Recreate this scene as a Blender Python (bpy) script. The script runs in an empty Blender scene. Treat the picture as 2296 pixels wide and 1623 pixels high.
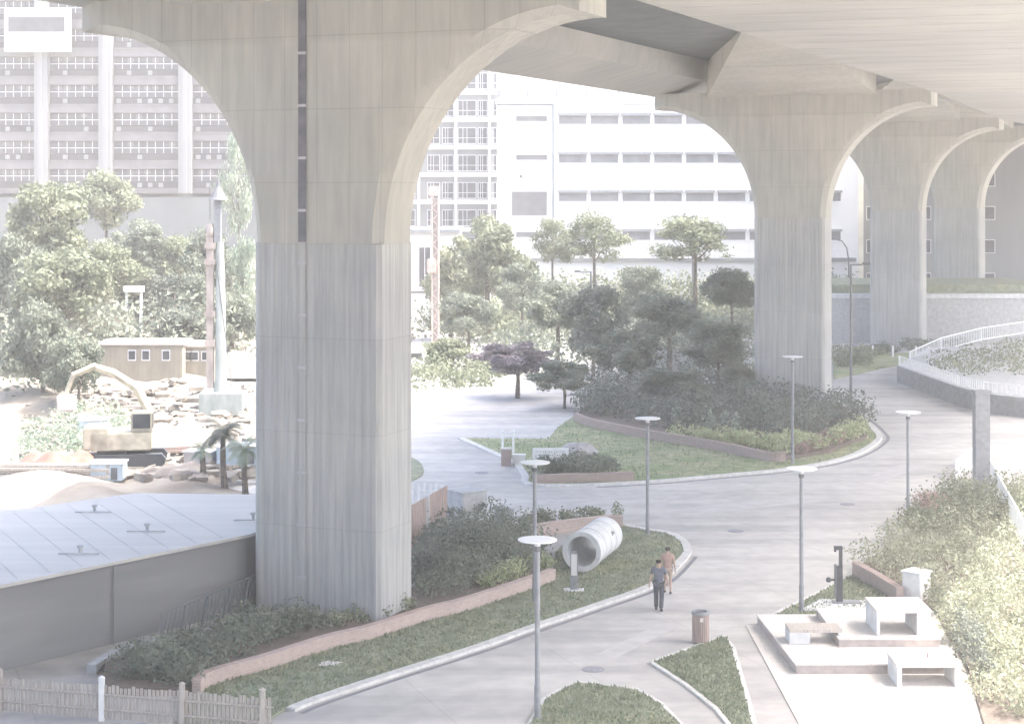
import bpy, bmesh, math, random
import numpy as np
from mathutils import Vector, Matrix
R = math.radians
sc = bpy.context.scene
col = sc.collection
CH = 14.1            # camera height (m)
HZ = 430.0           # horizon row in the survey sheet
def G(x, y, z=0.0):  # survey sheet -> point on a level plane of height z
    s = (y - HZ) / (CH - z)
    return ((x - 1148) / s, 4000.0 / s)
def S(d): return 4000.0 / d
def XA(x, d): return (x - 1148) * d / 4000.0
def ZA(y, d): return CH - (y - HZ) * d / 4000.0

# ------------------------------------------------------------------ materials
M = {}
def mat(name, c, c2=None, rough=0.8, scale=3.0, detail=6, stretch=(1, 1, 1), bump=0.0, bscale=None, metal=0.0,
        lo=0.35, hi=0.65, spot=None, trans=0.0, spec=0.3):
    m = bpy.data.materials.new(name); m.use_nodes = True
    nt = m.node_tree; n = nt.nodes; l = nt.links
    b = n['Principled BSDF']; b.inputs['Roughness'].default_value = rough
    b.inputs['Metallic'].default_value = metal
    b.inputs['Specular IOR Level'].default_value = spec
    tc = n.new('ShaderNodeTexCoord'); mp = n.new('ShaderNodeMapping'); mp.inputs['Scale'].default_value = stretch
    l.new(tc.outputs['Object'], mp.inputs['Vector'])
    nz = n.new('ShaderNodeTexNoise'); nz.inputs['Scale'].default_value = scale; nz.inputs['Detail'].default_value = detail
    l.new(mp.outputs[0], nz.inputs['Vector'])
    cr = n.new('ShaderNodeValToRGB'); cr.color_ramp.elements[0].position = lo; cr.color_ramp.elements[1].position = hi
    c2 = c2 or tuple(v * 0.8 for v in c)
    cr.color_ramp.elements[0].color = (*c2, 1); cr.color_ramp.elements[1].color = (*c, 1)
    l.new(nz.outputs['Fac'], cr.inputs[0]); out = cr.outputs[0]
    if spot:   # broad second layer (stains / patches with their own shape)
        n2 = n.new('ShaderNodeTexNoise'); n2.inputs['Scale'].default_value = spot[1]; n2.inputs['Detail'].default_value = 3
        l.new(tc.outputs['Object'], n2.inputs['Vector'])
        r2 = n.new('ShaderNodeValToRGB'); r2.color_ramp.elements[0].position = .42; r2.color_ramp.elements[1].position = .62
        l.new(n2.outputs['Fac'], r2.inputs[0])
        mx = n.new('ShaderNodeMixRGB'); mx.blend_type = 'MULTIPLY'; mx.inputs[2].default_value = (*spot[0], 1)
        l.new(r2.outputs[0], mx.inputs[0]); l.new(out, mx.inputs[1]); out = mx.outputs[0]
    l.new(out, b.inputs['Base Color'])
    if bump:
        nb = n.new('ShaderNodeTexNoise'); nb.inputs['Scale'].default_value = bscale or scale * 3; nb.inputs['Detail'].default_value = 4
        l.new(mp.outputs[0], nb.inputs['Vector'])
        bp = n.new('ShaderNodeBump'); bp.inputs['Strength'].default_value = bump; bp.inputs['Distance'].default_value = .05
        l.new(nb.outputs['Fac'], bp.inputs['Height']); l.new(bp.outputs[0], b.inputs['Normal'])
    if trans:
        tr = n.new('ShaderNodeBsdfTranslucent'); l.new(out, tr.inputs[0])
        ms = n.new('ShaderNodeMixShader'); ms.inputs[0].default_value = trans
        l.new(b.outputs[0], ms.inputs[1]); l.new(tr.outputs[0], ms.inputs[2])
        l.new(ms.outputs[0], n['Material Output'].inputs[0])
    M[name] = m; return m
def brickmat(name, c1, c2, mortar, scale, w=.22, h=.075, ms=.012, axes='xz'):
    m = mat(name, c1); nt = m.node_tree; n = nt.nodes; l = nt.links; b = n['Principled BSDF']
    tc = [x for x in n if x.type == 'TEX_COORD'][0]
    sp = n.new('ShaderNodeSeparateXYZ'); l.new(tc.outputs['Object'], sp.inputs[0])
    cb = n.new('ShaderNodeCombineXYZ')
    if axes == 'xz':
        ad = n.new('ShaderNodeMath'); ad.operation = 'ADD'; l.new(sp.outputs[0], ad.inputs[0]); l.new(sp.outputs[1], ad.inputs[1])
        l.new(ad.outputs[0], cb.inputs[0]); l.new(sp.outputs[2], cb.inputs[1])
    else:
        l.new(sp.outputs[0], cb.inputs[0]); l.new(sp.outputs[1], cb.inputs[1])
    bt = n.new('ShaderNodeTexBrick'); bt.inputs['Scale'].default_value = scale
    bt.inputs['Brick Width'].default_value = w; bt.inputs['Row Height'].default_value = h; bt.inputs['Mortar Size'].default_value = ms
    bt.inputs['Color1'].default_value = (*c1, 1); bt.inputs['Color2'].default_value = (*c2, 1); bt.inputs['Mortar'].default_value = (*mortar, 1)
    l.new(cb.outputs[0], bt.inputs['Vector'])
    old = b.inputs['Base Color'].links[0].from_socket
    mx = n.new('ShaderNodeMixRGB'); mx.blend_type = 'MIX'; mx.inputs[0].default_value = .35
    l.new(bt.outputs[0], mx.inputs[1]); l.new(old, mx.inputs[2]); l.new(mx.outputs[0], b.inputs['Base Color'])
    return m
mat('pier', (.43, .43, .415), (.345, .345, .335), .9, 2.2, 5, (3.2, 3.2, .12), .5, 6, spot=((.86, .87, .90), .25))
mat('pier_cap', (.44, .43, .385), (.385, .375, .34), .9, 1.6, 5, (2.2, 2.2, .25), .25, 5, spot=((.88, .89, .92), .22))
mat('pipe_dark', (.17, .165, .19), (.12, .12, .14), .7, 2)
mat('metal_bracket', (.45, .44, .46), None, .6, 4)
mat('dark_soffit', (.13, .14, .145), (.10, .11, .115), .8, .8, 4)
mat('soffit', (.41, .40, .375), (.34, .335, .31), .9, 1.0, 3, (.25, 1.5, 1), .12, 3, lo=.2, hi=.8, spot=((.87, .88, .9), .12))
mat('paving', (.53, .515, .485), (.455, .443, .42), .85, 1.3, 10, (1, 1, 1), .15, 14, spot=((.84, .84, .85), .11))
mat('patch', (.46, .45, .44), (.40, .39, .385), .9, 1.5, 8, bump=.2)
mat('asphalt_strip', (.28, .28, .31), None, .85, 6)
mat('kerb', (.60, .59, .57), (.46, .455, .44), .85, 5)
mat('gutter', (.22, .22, .24), None, .9, 5)
mat('turf', (.27, .295, .215), (.19, .22, .16), .95, 2.2, 8, bump=.6, bscale=22, spot=((1.15, 1.05, .95), .5))
mat('dry_turf', (.34, .33, .21), (.22, .25, .14), .95, 1.6, 8, bump=.6, bscale=22, spot=((.7, .85, .7), .35))
mat('blade', (.29, .32, .23), (.19, .225, .15), .9, 1.5, trans=.25)
mat('soil', (.16, .13, .11), None, .95, 5, bump=.5)
mat('earth', (.33, .31, .27), (.19, .17, .145), .95, .35, 9, bump=.5, bscale=4, spot=((.8, .76, .72), .12))
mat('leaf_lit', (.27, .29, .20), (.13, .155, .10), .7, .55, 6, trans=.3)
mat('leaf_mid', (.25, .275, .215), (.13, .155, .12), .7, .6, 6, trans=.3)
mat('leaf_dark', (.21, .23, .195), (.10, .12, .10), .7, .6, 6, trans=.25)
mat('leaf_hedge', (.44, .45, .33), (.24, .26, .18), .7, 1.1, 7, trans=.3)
mat('leaf_pale', (.38, .42, .33), (.2, .26, .2), .7, .9, 6, trans=.35)
mat('leaf_purple', (.32, .28, .30), (.13, .12, .14), .7, 1.6, 6, trans=.25)
mat('leaf_pink', (.45, .31, .28), (.28, .22, .17), .7, 2, trans=.25)
mat('leaf_cream', (.52, .54, .34), (.28, .33, .18), .7, 2, 6, trans=.3)
mat('bark', (.20, .17, .14), (.1, .085, .07), .9, 6, bump=.4)
mat('white_wall', (.62, .62, .62), (.57, .57, .57), .8, .4, 4, (1, 1, .2))
mat('grey_wall', (.23, .235, .24), (.20, .205, .21), .85, .4, 4, (1, 1, .3))
mat('cream_wall', (.72, .70, .60), None, .85, .5)
mat('podium', (.135, .15, .155), (.115, .128, .132), .9, .25)
mat('spandrel', (.155, .155, .16), (.125, .125, .13), .8, .8)
mat('louvre', (.055, .055, .06), (.04, .04, .045), .7, 2.5, 3, (1, 1, 14))
mat('glass_dark', (.06, .068, .08), (.03, .035, .04), .3, 1.2, 3, spec=.6)
mat('strip_glass', (.20, .20, .21), (.15, .15, .158), .5, .9, 3)
mat('glass_grey', (.06, .062, .07), (.035, .037, .043), .4, .9, 3, spec=.6)
mat('frame', (.68, .68, .70), None, .6, 3)
mat('roof_sheet', (.50, .485, .46), (.45, .435, .415), .6, .6, 5, (.3, 2.4, 1), .1)
mat('shed_wall', (.24, .24, .245), (.20, .20, .205), .85, .6, 6, (.3, .3, 2), .1)
mat('lamp_metal', (.25, .26, .28), (.2, .21, .22), .55, 5)
mat('lamp_dark', (.15, .155, .165), None, .6, 5)
mat('lamp_disc', (.78, .79, .80), (.7, .71, .72), .5, 3)
mat('lens', (.7, .72, .75), None, .3, 3)
mat('concrete', (.48, .49, .50), (.38, .39, .40), .9, 3, 6, bump=.3)
mat('concrete_pale', (.62, .63, .64), (.5, .51, .52), .9, 2.2, 6, bump=.25)
mat('stone', (.58, .55, .53), (.5, .47, .45), .85, 4, 6)
mat('riser', (.42, .37, .35), (.34, .30, .28), .85, 4)
mat('timber', (.40, .31, .28), (.29, .23, .21), .8, 3, 6, (6, 6, .6))
mat('timber_pale', (.50, .46, .42), (.36, .32, .29), .8, 3, 6, (6, 6, .6))
mat('white_paint', (.80, .80, .80), (.7, .7, .7), .5, 3)
mat('dark_metal', (.07, .075, .085), None, .5, 5)
mat('tan_metal', (.33, .30, .245), (.27, .245, .2), .7, 1.2, 4, (1, 1, .3))
mat('orange_metal', (.55, .45, .40), (.42, .34, .31), .7, 2)
mat('rust_metal', (.30, .17, .14), (.19, .11, .09), .8, 2)
mat('rig_pale', (.42, .37, .34), (.28, .24, .225), .8, 2, 5, (1, 1, .4))
mat('rig_green', (.40, .43, .41), (.28, .31, .30), .8, 2, 5, (1, 1, .4))
mat('rig_yellow', (.50, .47, .38), (.34, .31, .25), .7, 2)
mat('tarp', (.60, .68, .74), (.38, .46, .52), .7, 1.3)
mat('rock', (.44, .42, .43), (.3, .29, .3), .95, 3, bump=.6)
mat('rubble', (.36, .33, .29), (.14, .125, .11), .95, .9, 8, bump=.5)
mat('hose_red', (.5, .25, .22), None, .7, 3)
mat('skin', (.42, .30, .24), (.38, .27, .21), .6, 8)
mat('hair', (.025, .02, .02), None, .6, 20)
mat('shirt_grey', (.13, .14, .18), (.10, .11, .14), .85, 9)
mat('trouser_dark', (.085, .09, .11), None, .85, 9)
mat('top_pink', (.40, .27, .235), (.34, .23, .2), .85, 9)
mat('shorts_beige', (.46, .37, .30), (.40, .32, .26), .85, 9)
mat('shoe', (.04, .04, .045), None, .6, 9)
brickmat('brick', (.47, .36, .32), (.37, .28, .25), (.42, .39, .37), 1.0)
brickmat('brick_dark', (.34, .26, .235), (.27, .205, .19), (.33, .30, .28), 1.0)
def panels(name, w, h, dark=.80, amt=.8):
    m = M[name]; n = m.node_tree.nodes; l = m.node_tree.links; b = n['Principled BSDF']; tc = [x for x in n if x.type == 'TEX_COORD'][0]
    sp = n.new('ShaderNodeSeparateXYZ'); l.new(tc.outputs['Object'], sp.inputs[0]); cb = n.new('ShaderNodeCombineXYZ')
    ad = n.new('ShaderNodeMath'); ad.operation = 'ADD'; l.new(sp.outputs[0], ad.inputs[0]); l.new(sp.outputs[1], ad.inputs[1]); l.new(ad.outputs[0], cb.inputs[0]); l.new(sp.outputs[2], cb.inputs[1])
    bt = n.new('ShaderNodeTexBrick'); bt.offset = 0; bt.inputs['Scale'].default_value = 1; bt.inputs['Brick Width'].default_value = w; bt.inputs['Row Height'].default_value = h
    bt.inputs['Mortar Size'].default_value = .02; bt.inputs['Color1'].default_value = (1, 1, 1, 1); bt.inputs['Color2'].default_value = (.93, .93, .92, 1); bt.inputs['Mortar'].default_value = (dark,) * 3 + (1,)
    l.new(cb.outputs[0], bt.inputs[0]); old = b.inputs['Base Color'].links[0].from_socket
    mx = n.new('ShaderNodeMixRGB'); mx.blend_type = 'MULTIPLY'; mx.inputs[0].default_value = amt; l.new(old, mx.inputs[1]); l.new(bt.outputs[0], mx.inputs[2]); l.new(mx.outputs[0], b.inputs['Base Color'])
panels('pier_cap', 1.2, 2.4); panels('pier', 2.4, 3.1, .84); panels('concrete', 1.8, 1.2, .85); panels('white_wall', 3.65, 4.42, .9, .5)
brickmat('stone_tile', (.60, .575, .55), (.54, .515, .49), (.42, .40, .385), 1.0, .6, .6, .012, 'xy')
# paving: broad slabs with thin joints on top of the noise
def addjoints():
    m = M['paving']; n = m.node_tree.nodes; l = m.node_tree.links; b = n['Principled BSDF']
    tc = [x for x in n if x.type == 'TEX_COORD'][0]
    mp = n.new('ShaderNodeMapping'); mp.inputs['Rotation'].default_value = (0, 0, R(-21)); l.new(tc.outputs['Object'], mp.inputs[0])
    bt = n.new('ShaderNodeTexBrick'); bt.offset = 0; bt.inputs['Scale'].default_value = 1
    bt.inputs['Brick Width'].default_value = 5.2; bt.inputs['Row Height'].default_value = 4.4; bt.inputs['Mortar Size'].default_value = .03
    bt.inputs['Color1'].default_value = (1, 1, 1, 1); bt.inputs['Color2'].default_value = (.93, .93, .94, 1); bt.inputs['Mortar'].default_value = (.86, .86, .87, 1)
    l.new(mp.outputs[0], bt.inputs['Vector'])
    # long soft tyre and water marks
    mp2 = n.new('ShaderNodeMapping'); mp2.inputs['Rotation'].default_value = (0, 0, R(-20)); mp2.inputs['Scale'].default_value = (.05, .9, 1)
    l.new(tc.outputs['Object'], mp2.inputs[0])
    nz = n.new('ShaderNodeTexNoise'); nz.inputs['Scale'].default_value = .7; nz.inputs['Detail'].default_value = 5; l.new(mp2.outputs[0], nz.inputs['Vector'])
    cr = n.new('ShaderNodeValToRGB'); cr.color_ramp.elements[0].position = .38; cr.color_ramp.elements[1].position = .55
    cr.color_ramp.elements[0].color = (.82, .82, .84, 1); l.new(nz.outputs['Fac'], cr.inputs[0])
    old = b.inputs['Base Color'].links[0].from_socket
    mx = n.new('ShaderNodeMixRGB'); mx.blend_type = 'MULTIPLY'; mx.inputs[0].default_value = 1
    l.new(old, mx.inputs[1]); l.new(bt.outputs[0], mx.inputs[2])
    my = n.new('ShaderNodeMixRGB'); my.blend_type = 'MULTIPLY'; my.inputs[0].default_value = 1
    l.new(mx.outputs[0], my.inputs[1]); l.new(cr.outputs[0], my.inputs[2]); l.new(my.outputs[0], b.inputs['Base Color'])
addjoints()

# ------------------------------------------------------------------ mesh helpers
class MB:
    def __init__(s): s.v = []; s.f = []
    def add(s, vs, fs):
        o = len(s.v); s.v += [tuple(v) for v in vs]; s.f += [tuple(i + o for i in f) for f in fs]; return s
    def box(s, x0, x1, y0, y1, z0, z1, rz=0, c=None, mtx=None):
        vs = [Vector((x, y, z)) for z in (z0, z1) for y in (y0, y1) for x in (x0, x1)]
        if rz:
            c = c or ((x0 + x1) / 2, (y0 + y1) / 2); m = Matrix.Translation((*c, 0)) @ Matrix.Rotation(rz, 4, 'Z') @ Matrix.Translation((-c[0], -c[1], 0))
            vs = [m @ v for v in vs]
        if mtx: vs = [mtx @ v for v in vs]
        return s.add(vs, [(0, 2, 3, 1), (4, 5, 7, 6), (0, 1, 5, 4), (2, 6, 7, 3), (0, 4, 6, 2), (1, 3, 7, 5)])
    def tube(s, pts, r, n=10, cap=True):
        pts = [Vector(p) for p in pts]; rs = r if isinstance(r, (list, tuple)) else [r] * len(pts)
        rings = []; up = Vector((0, 0, 1))
        for i, p in enumerate(pts):
            a = pts[max(i - 1, 0)]; b = pts[min(i + 1, len(pts) - 1)]; t = (b - a).normalized()
            u = t.cross(up); u = u.normalized() if u.length > .05 else t.cross(Vector((0, 1, 0))).normalized()
            w = t.cross(u).normalized()
            rings.append([p + (u * math.cos(k * 2 * math.pi / n) + w * math.sin(k * 2 * math.pi / n)) * rs[i] for k in range(n)])
        vs = [v for q in rings for v in q]; fs = []
        for i in range(len(pts) - 1):
            for k in range(n): a = i * n + k; b = i * n + (k + 1) % n; fs.append((a, a + n, b + n, b))
        if cap: fs += [tuple(range(n)), tuple(range(len(vs) - 1, len(vs) - n - 1, -1))]
        return s.add(vs, fs)
    def lathe(s, prof, n=24, c=(0, 0, 0), mtx=None, cap=True):
        vs = []; fs = []
        for r, z in prof:
            for k in range(n):
                a = k * 2 * math.pi / n; v = Vector((c[0] + r * math.cos(a), c[1] + r * math.sin(a), c[2] + z)); vs.append(mtx @ v if mtx else v)
        for i in range(len(prof) - 1):
            for k in range(n): a = i * n + k; b = i * n + (k + 1) % n; fs.append((a, b, b + n, a + n))
        if cap and prof[0][0] > 1e-4: fs.append(tuple(range(n - 1, -1, -1)))
        if cap and prof[-1][0] > 1e-4: fs.append(tuple(range(len(vs) - n, len(vs))))
        return s.add(vs, fs)
    def prism(s, poly, z0, z1):  # plan polygon -> slab
        n = len(poly); vs = [(x, y, z0) for x, y in poly] + [(x, y, z1) for x, y in poly]
        fs = [tuple(range(n - 1, -1, -1)), tuple(range(n, 2 * n))] + [(i, (i + 1) % n, (i + 1) % n + n, i + n) for i in range(n)]
        return s.add(vs, fs)
    def build(s, name, m, parent=None, smooth=False, bevel=0, loc=None):
        me = bpy.data.meshes.new(name); me.from_pydata(s.v, [], s.f)
        bm = bmesh.new(); bm.from_mesh(me); bmesh.ops.recalc_face_normals(bm, faces=bm.faces)
        if bevel: bmesh.ops.bevel(bm, geom=[e for e in bm.edges], offset=bevel, segments=2, affect='EDGES', clamp_overlap=True)
        bm.to_mesh(me); bm.free()
        me.materials.append(M[m] if isinstance(m, str) else m)
        if smooth:
            for p in me.polygons: p.use_smooth = True
            if hasattr(me, 'set_sharp_from_angle'): me.set_sharp_from_angle(angle=R(40))
        o = bpy.data.objects.new(name, me); col.objects.link(o)
        if parent: o.parent = parent
        if loc: o.location = loc
        return o
def tag(o, label=None, cat=None, group=None, kind=None):
    if label: o['label'] = label
    if cat: o['category'] = cat
    if group: o['group'] = group
    if kind: o['kind'] = kind
    return o
def thing(name, label, cat, loc=(0, 0, 0), rz=0, group=None):
    o = bpy.data.objects.new(name, None); col.objects.link(o); o.empty_display_size = .3
    o.location = loc; o.rotation_euler = (0, 0, rz); return tag(o, label, cat, group)
def copytree(o, parent=None):
    c = o.copy(); col.objects.link(c); c.parent = parent
    for ch in list(o.children): copytree(ch, c)
    return c
def struct(name, mb, m, **k): return tag(mb.build(name, m, **k), kind='structure')

# ------------------------------------------------------------------ foliage
def leaves(name, cen, rad, n, size, seed, m, inner=.25, flat=1.0, aspect=.55):
    """many small leaf-clump faces spread through the volume of a set of blobs"""
    rng = np.random.default_rng(seed); cen = np.array(cen, float); rad = np.array(rad, float)
    if rad.ndim == 1: rad = np.stack([rad] * 3, 1)
    w = (rad[:, 0] * rad[:, 1]) ** 1.0; b = rng.choice(len(cen), n, p=w / w.sum())
    d = rng.normal(size=(n, 3)); d /= np.linalg.norm(d, axis=1)[:, None]
    rr = np.where(rng.random(n) < inner, rng.uniform(.2, .85, n), rng.normal(.93, .14, n))
    lump = 1 + .13 * np.sin(d[:, 0] * 7 + b) * np.cos(d[:, 2] * 6 + b * 2) + .08 * np.sin(d[:, 1] * 13 + b * 3)
    p = cen[b] + d * rad[b] * (rr * lump)[:, None]
    nrm = d + rng.normal(scale=.75, size=(n, 3)); nrm /= np.linalg.norm(nrm, axis=1)[:, None]
    t = np.cross(nrm, rng.normal(size=(n, 3))); t /= np.linalg.norm(t, axis=1)[:, None] + 1e-9
    u = np.cross(nrm, t); sz = (size * rng.uniform(.6, 1.5, n))[:, None]
    V = np.stack([p - t * sz, p + u * sz * aspect - nrm * sz * .15, p + t * sz, p - u * sz * aspect + nrm * sz * .1], 1).reshape(-1, 3)
    me = bpy.data.meshes.new(name); me.vertices.add(4 * n); me.vertices.foreach_set('co', V.ravel())
    me.loops.add(4 * n); me.loops.foreach_set('vertex_index', np.arange(4 * n, dtype=np.int32))
    me.polygons.add(n); me.polygons.foreach_set('loop_start', np.arange(0, 4 * n, 4, dtype=np.int32))
    me.polygons.foreach_set('loop_total', np.full(n, 4, dtype=np.int32)); me.update(); me.validate()
    me.materials.append(M[m]); return me
def linkmesh(name, me, parent=None):
    o = bpy.data.objects.new(name, me); col.objects.link(o); o.parent = parent; return o
def crownblobs(seed, k=13, umb=False):
    r = random.Random(seed); c = [(0, 0, 0)]; rad = [(.5, .5, .45 if umb else .5)]
    for i in range(k * 2):
        a = i * 2.399 + r.random() * 1.5; h = r.uniform(-.8, .95) if not umb else r.uniform(-.6, .95)
        q = math.sqrt(max(.03, 1 - h * h)) * r.uniform(.4, .92); rr = r.uniform(.12, .36) * (1.1 - .35 * q)
        c.append((q * math.cos(a), q * math.sin(a), h * (.72 if not umb else .95))); rad.append((rr * r.uniform(.9, 1.4), rr * r.uniform(.9, 1.4), rr * r.uniform(.65, 1)))
    return c, rad
CROWN = {}
def crownmesh(kind, var):
    key = (kind, var)
    if key not in CROWN:
        c, r_ = crownblobs(hash(key) % 1000 if False else var * 31 + len(kind), 15, umb=(kind == 'umb'))
        m = {'lit': 'leaf_lit', 'mid': 'leaf_mid', 'dark': 'leaf_dark', 'pale': 'leaf_pale', 'purple': 'leaf_purple', 'umb': 'leaf_lit'}[kind]
        n = {'pale': 3600, 'umb': 5000}.get(kind, 9500)
        CROWN[key] = leaves('crown', c, r_, n, .046, var * 7 + 3, m, inner=.3)
    return CROWN[key]
def gz(x, d):  # terrain height: the wooded slope at the far left
    a = min(1, max(0, (d - 105) / 60)); b = min(1, max(0, (-x - 9) / 14)); return 5.5 * a * b
def tree(cx, cy, rx, ry, d, kind, label, var=0, group=None, cat='tree', name='tree', lean=0):
    X, Z = XA(cx, d), ZA(cy, d); wx, wz = rx * d / 4000, ry * d / 4000; g = gz(X, d) - .1
    t = thing(name, label, cat, (X, d, g), 0, group)
    cr = linkmesh('crown', crownmesh(kind, var % 4), t); cr.location = (0, 0, Z - g); cr.scale = (wx * 1.1, wx * 1.1, wz * 1.12); cr.rotation_euler = (0, 0, var * 1.7)
    h = Z - g; r0 = max(.09, wx * .055); mb = MB()
    mb.tube([(lean, 0, 0), (lean * .4 + .05, 0, h * .45), (0, 0, h), (.02, .02, h + wz * .4)], [r0 * 1.3, r0, r0 * .7, r0 * .25], 8)
    rr = random.Random(var + int(cx))
    for i in range(6):
        a = i * 1.05 + rr.random(); e = .55 * wx
        mb.tube([(0, 0, h - wz * .75 + i * wz * .1), (e * .5 * math.cos(a), e * .5 * math.sin(a), h - wz * .3), (e * math.cos(a), e * math.sin(a), h + wz * .15)], [r0 * .5, r0 * .35, r0 * .12], 6)
    mb.build('trunk', 'bark', t, smooth=True); return t
def inside(p, poly):
    x, y = p; c = False; j = len(poly) - 1
    for i in range(len(poly)):
        if (poly[i][1] > y) != (poly[j][1] > y) and x < (poly[j][0] - poly[i][0]) * (y - poly[i][1]) / (poly[j][1] - poly[i][1]) + poly[i][0]: c = not c
        j = i
    return c
def shrubs(name, poly, spacing, r, h, n, size, m, seed, label, z0=.25, cat='shrubbery', kind='stuff', jitter=.5):
    """a mass of shrubs filling a plan polygon"""
    rr = random.Random(seed); xs = [p[0] for p in poly]; ys = [p[1] for p in poly]; C = []; Q = []
    x = min(xs)
    while x < max(xs):
        y = min(ys)
        while y < max(ys):
            p = (x + rr.uniform(-jitter, jitter) * spacing, y + rr.uniform(-jitter, jitter) * spacing)
            if inside(p, poly):
                q = r * rr.uniform(.6, 1.25); hh = h * rr.uniform(.55, 1.2); C.append((p[0], p[1], z0 + hh * .45)); Q.append((q, q, hh * .6))
            y += spacing
        x += spacing
    if not C: return None
    return tag(linkmesh(name, leaves(name, C, Q, n, size, seed, m, inner=.12)), label, cat, kind=kind)
def blades(poly, n, seed, z, m='blade', h=.09):
    rng = random.Random(seed); xs = [p[0] for p in poly]; ys = [p[1] for p in poly]; V = []; F = []; k = 0; tries = 0
    while k < n and tries < n * 6:
        tries += 1; x = rng.uniform(min(xs), max(xs)); y = rng.uniform(min(ys), max(ys))
        if not inside((x, y), poly): continue
        a = rng.uniform(0, 6.28); w = rng.uniform(.02, .05); hh = h * rng.uniform(.4, 1.3); dx, dy = w * math.cos(a), w * math.sin(a); lx, ly = rng.uniform(-.05, .05), rng.uniform(-.05, .05)
        V += [(x - dx, y - dy, z), (x + dx, y + dy, z), (x + lx, y + ly, z + hh)]; F.append((3 * k, 3 * k + 1, 3 * k + 2)); k += 1
    me = bpy.data.meshes.new('grass'); me.from_pydata(V, [], F); me.materials.append(M[m]); return linkmesh('grass', me)
def gp(pts, z=0): return [G(x, y, z) for x, y in pts]
def offset(line, w):
    out = []
    for i, p in enumerate(line):
        a = Vector(line[max(i - 1, 0)]); b = Vector(line[min(i + 1, len(line) - 1)]); t = (b - a).normalized(); out.append((p[0] - t.y * w, p[1] + t.x * w))
    return out
def smoothline(pts, n=6):
    out = []
    for i in range(len(pts) - 1):
        p0 = pts[max(i - 1, 0)]; p1 = pts[i]; p2 = pts[i + 1]; p3 = pts[min(i + 2, len(pts) - 1)]
        for k in range(n):
            t = k / n; out.append(tuple(.5 * (2 * p1[j] + (p2[j] - p0[j]) * t + (2 * p0[j] - 5 * p1[j] + 4 * p2[j] - p3[j]) * t * t + (3 * p1[j] - p0[j] - 3 * p2[j] + p3[j]) * t ** 3) for j in (0, 1)))
    out.append(pts[-1]); return out
def ribbon(name, line, w0, w1, z0, z1, m):
    a = offset(line, w0); b = offset(line, w1); mb = MB(); n = len(line)
    vs = [(*p, z0) for p in a] + [(*p, z1) for p in a] + [(*p, z1) for p in b] + [(*p, z0) for p in b]; fs = []
    for i in range(n - 1):
        for r_ in range(3): fs.append((r_ * n + i, r_ * n + i + 1, (r_ + 1) * n + i + 1, (r_ + 1) * n + i))
    fs += [(0, n, 2 * n, 3 * n), (n - 1, 4 * n - 1, 3 * n - 1, 2 * n - 1)]
    mb.add(vs, fs); return mb.build(name, m)
def brickwall(line, h, m, label, w=.25, name='planter_wall'):
    o = ribbon(name, line, -w / 2, w / 2, -.02, h, m); tag(o, label, 'planter wall')
    c = ribbon('coping', line, -w / 2 - .02, w / 2 + .02, h + .002, h + .05, m); c.parent = o; return o

# ------------------------------------------------------------------ GROUND
mb = MB(); mb.add([(-500, -80, 0), (500, -80, 0), (500, 900, 0), (-500, 900, 0)], [(0, 1, 2, 3)]); struct('ground', mb, 'paving')
# building-site earth with the wooded slope behind it
rng = random.Random(4); V = []; F = []; nx, ny = 90, 80
for j in range(ny + 1):
    for i in range(nx + 1):
        d = 66.8 + j * 1.9; x0 = -10.0 - (d - 66.8) * .0; x = x0 - i * 1.0 + (0 if i else .6)
        fall = min(1, i / 2.0) * min(1, max(0, (d - 68)) / 4)
        z = .02 + gz(x, d) + fall * (.35 * math.sin(x * .35 + d * .11) * math.sin(d * .23 + 1) + .22 * math.sin(x * .9 + d * .7) + .35 + rng.uniform(-.07, .07)); V.append((x, d, z))
for j in range(ny):
    for i in range(nx): a = j * (nx + 1) + i; F.append((a, a + 1, a + nx + 2, a + nx + 1))
mb = MB(); mb.add(V, F); e = struct('terrain', mb, 'earth', smooth=True)

# ------------------------------------------------------------------ VIADUCT
PP = [Vector(p) for p in ((-5.96, 59.6), (18.7, 118.7), (35.4, 163.5), (45.9, 183.0))]
PT = [PP[0] - (PP[1] - PP[0]).normalized() * 190] + PP + [PP[3] + (PP[3] - PP[2]).normalized() * 55]
def nrm(t): t = t.normalized(); return Vector((t.y, -t.x))
PN = []
for i in range(len(PT)):
    a = (PT[i] - PT[i - 1]).normalized() if i else (PT[1] - PT[0]).normalized(); b = (PT[i + 1] - PT[i]).normalized() if i < len(PT) - 1 else a
    m_ = nrm(a + b); PN.append(m_ / m_.dot(nrm(a)))
def W(u, q):   # lateral offset u at deck station q (segment number + fraction)
    i = min(int(q), len(PT) - 2); f = q - i; p = PT[i].lerp(PT[i + 1], f); n_ = PN[i].lerp(PN[i + 1], f); return (p.x + n_.x * u, p.y + n_.y * u)
def sweep(name, sec, mt, parent, q=None):
    q = q or range(len(PT)); k = len(sec); vs = []; mb = MB(); q = list(q)
    for st in q: vs += [(*W(u, st), z) for u, z in sec]
    fs = [tuple(range(k)), tuple(range(len(vs) - 1, len(vs) - k - 1, -1))]
    for r_ in range(len(q) - 1):
        for i in range(k): fs.append((r_ * k + i, (r_ + 1) * k + i, (r_ + 1) * k + (i + 1) % k, r_ * k + (i + 1) % k))
    mb.add(vs, fs); return mb.build(name, mt, parent)
def pier_profile(hw, top_hw, z1=12.4, z2=19.65, z3=20.7):
    L = [(-hw, 0), (-hw, z1)]; a = top_hw - hw
    for k in range(1, 25):
        t = k / 24 * math.pi / 2; L.append((-hw - a * (1 - math.cos(t)), z1 + (z2 - z1) * math.sin(t)))
    L.append((-top_hw, z3)); return L
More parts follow.
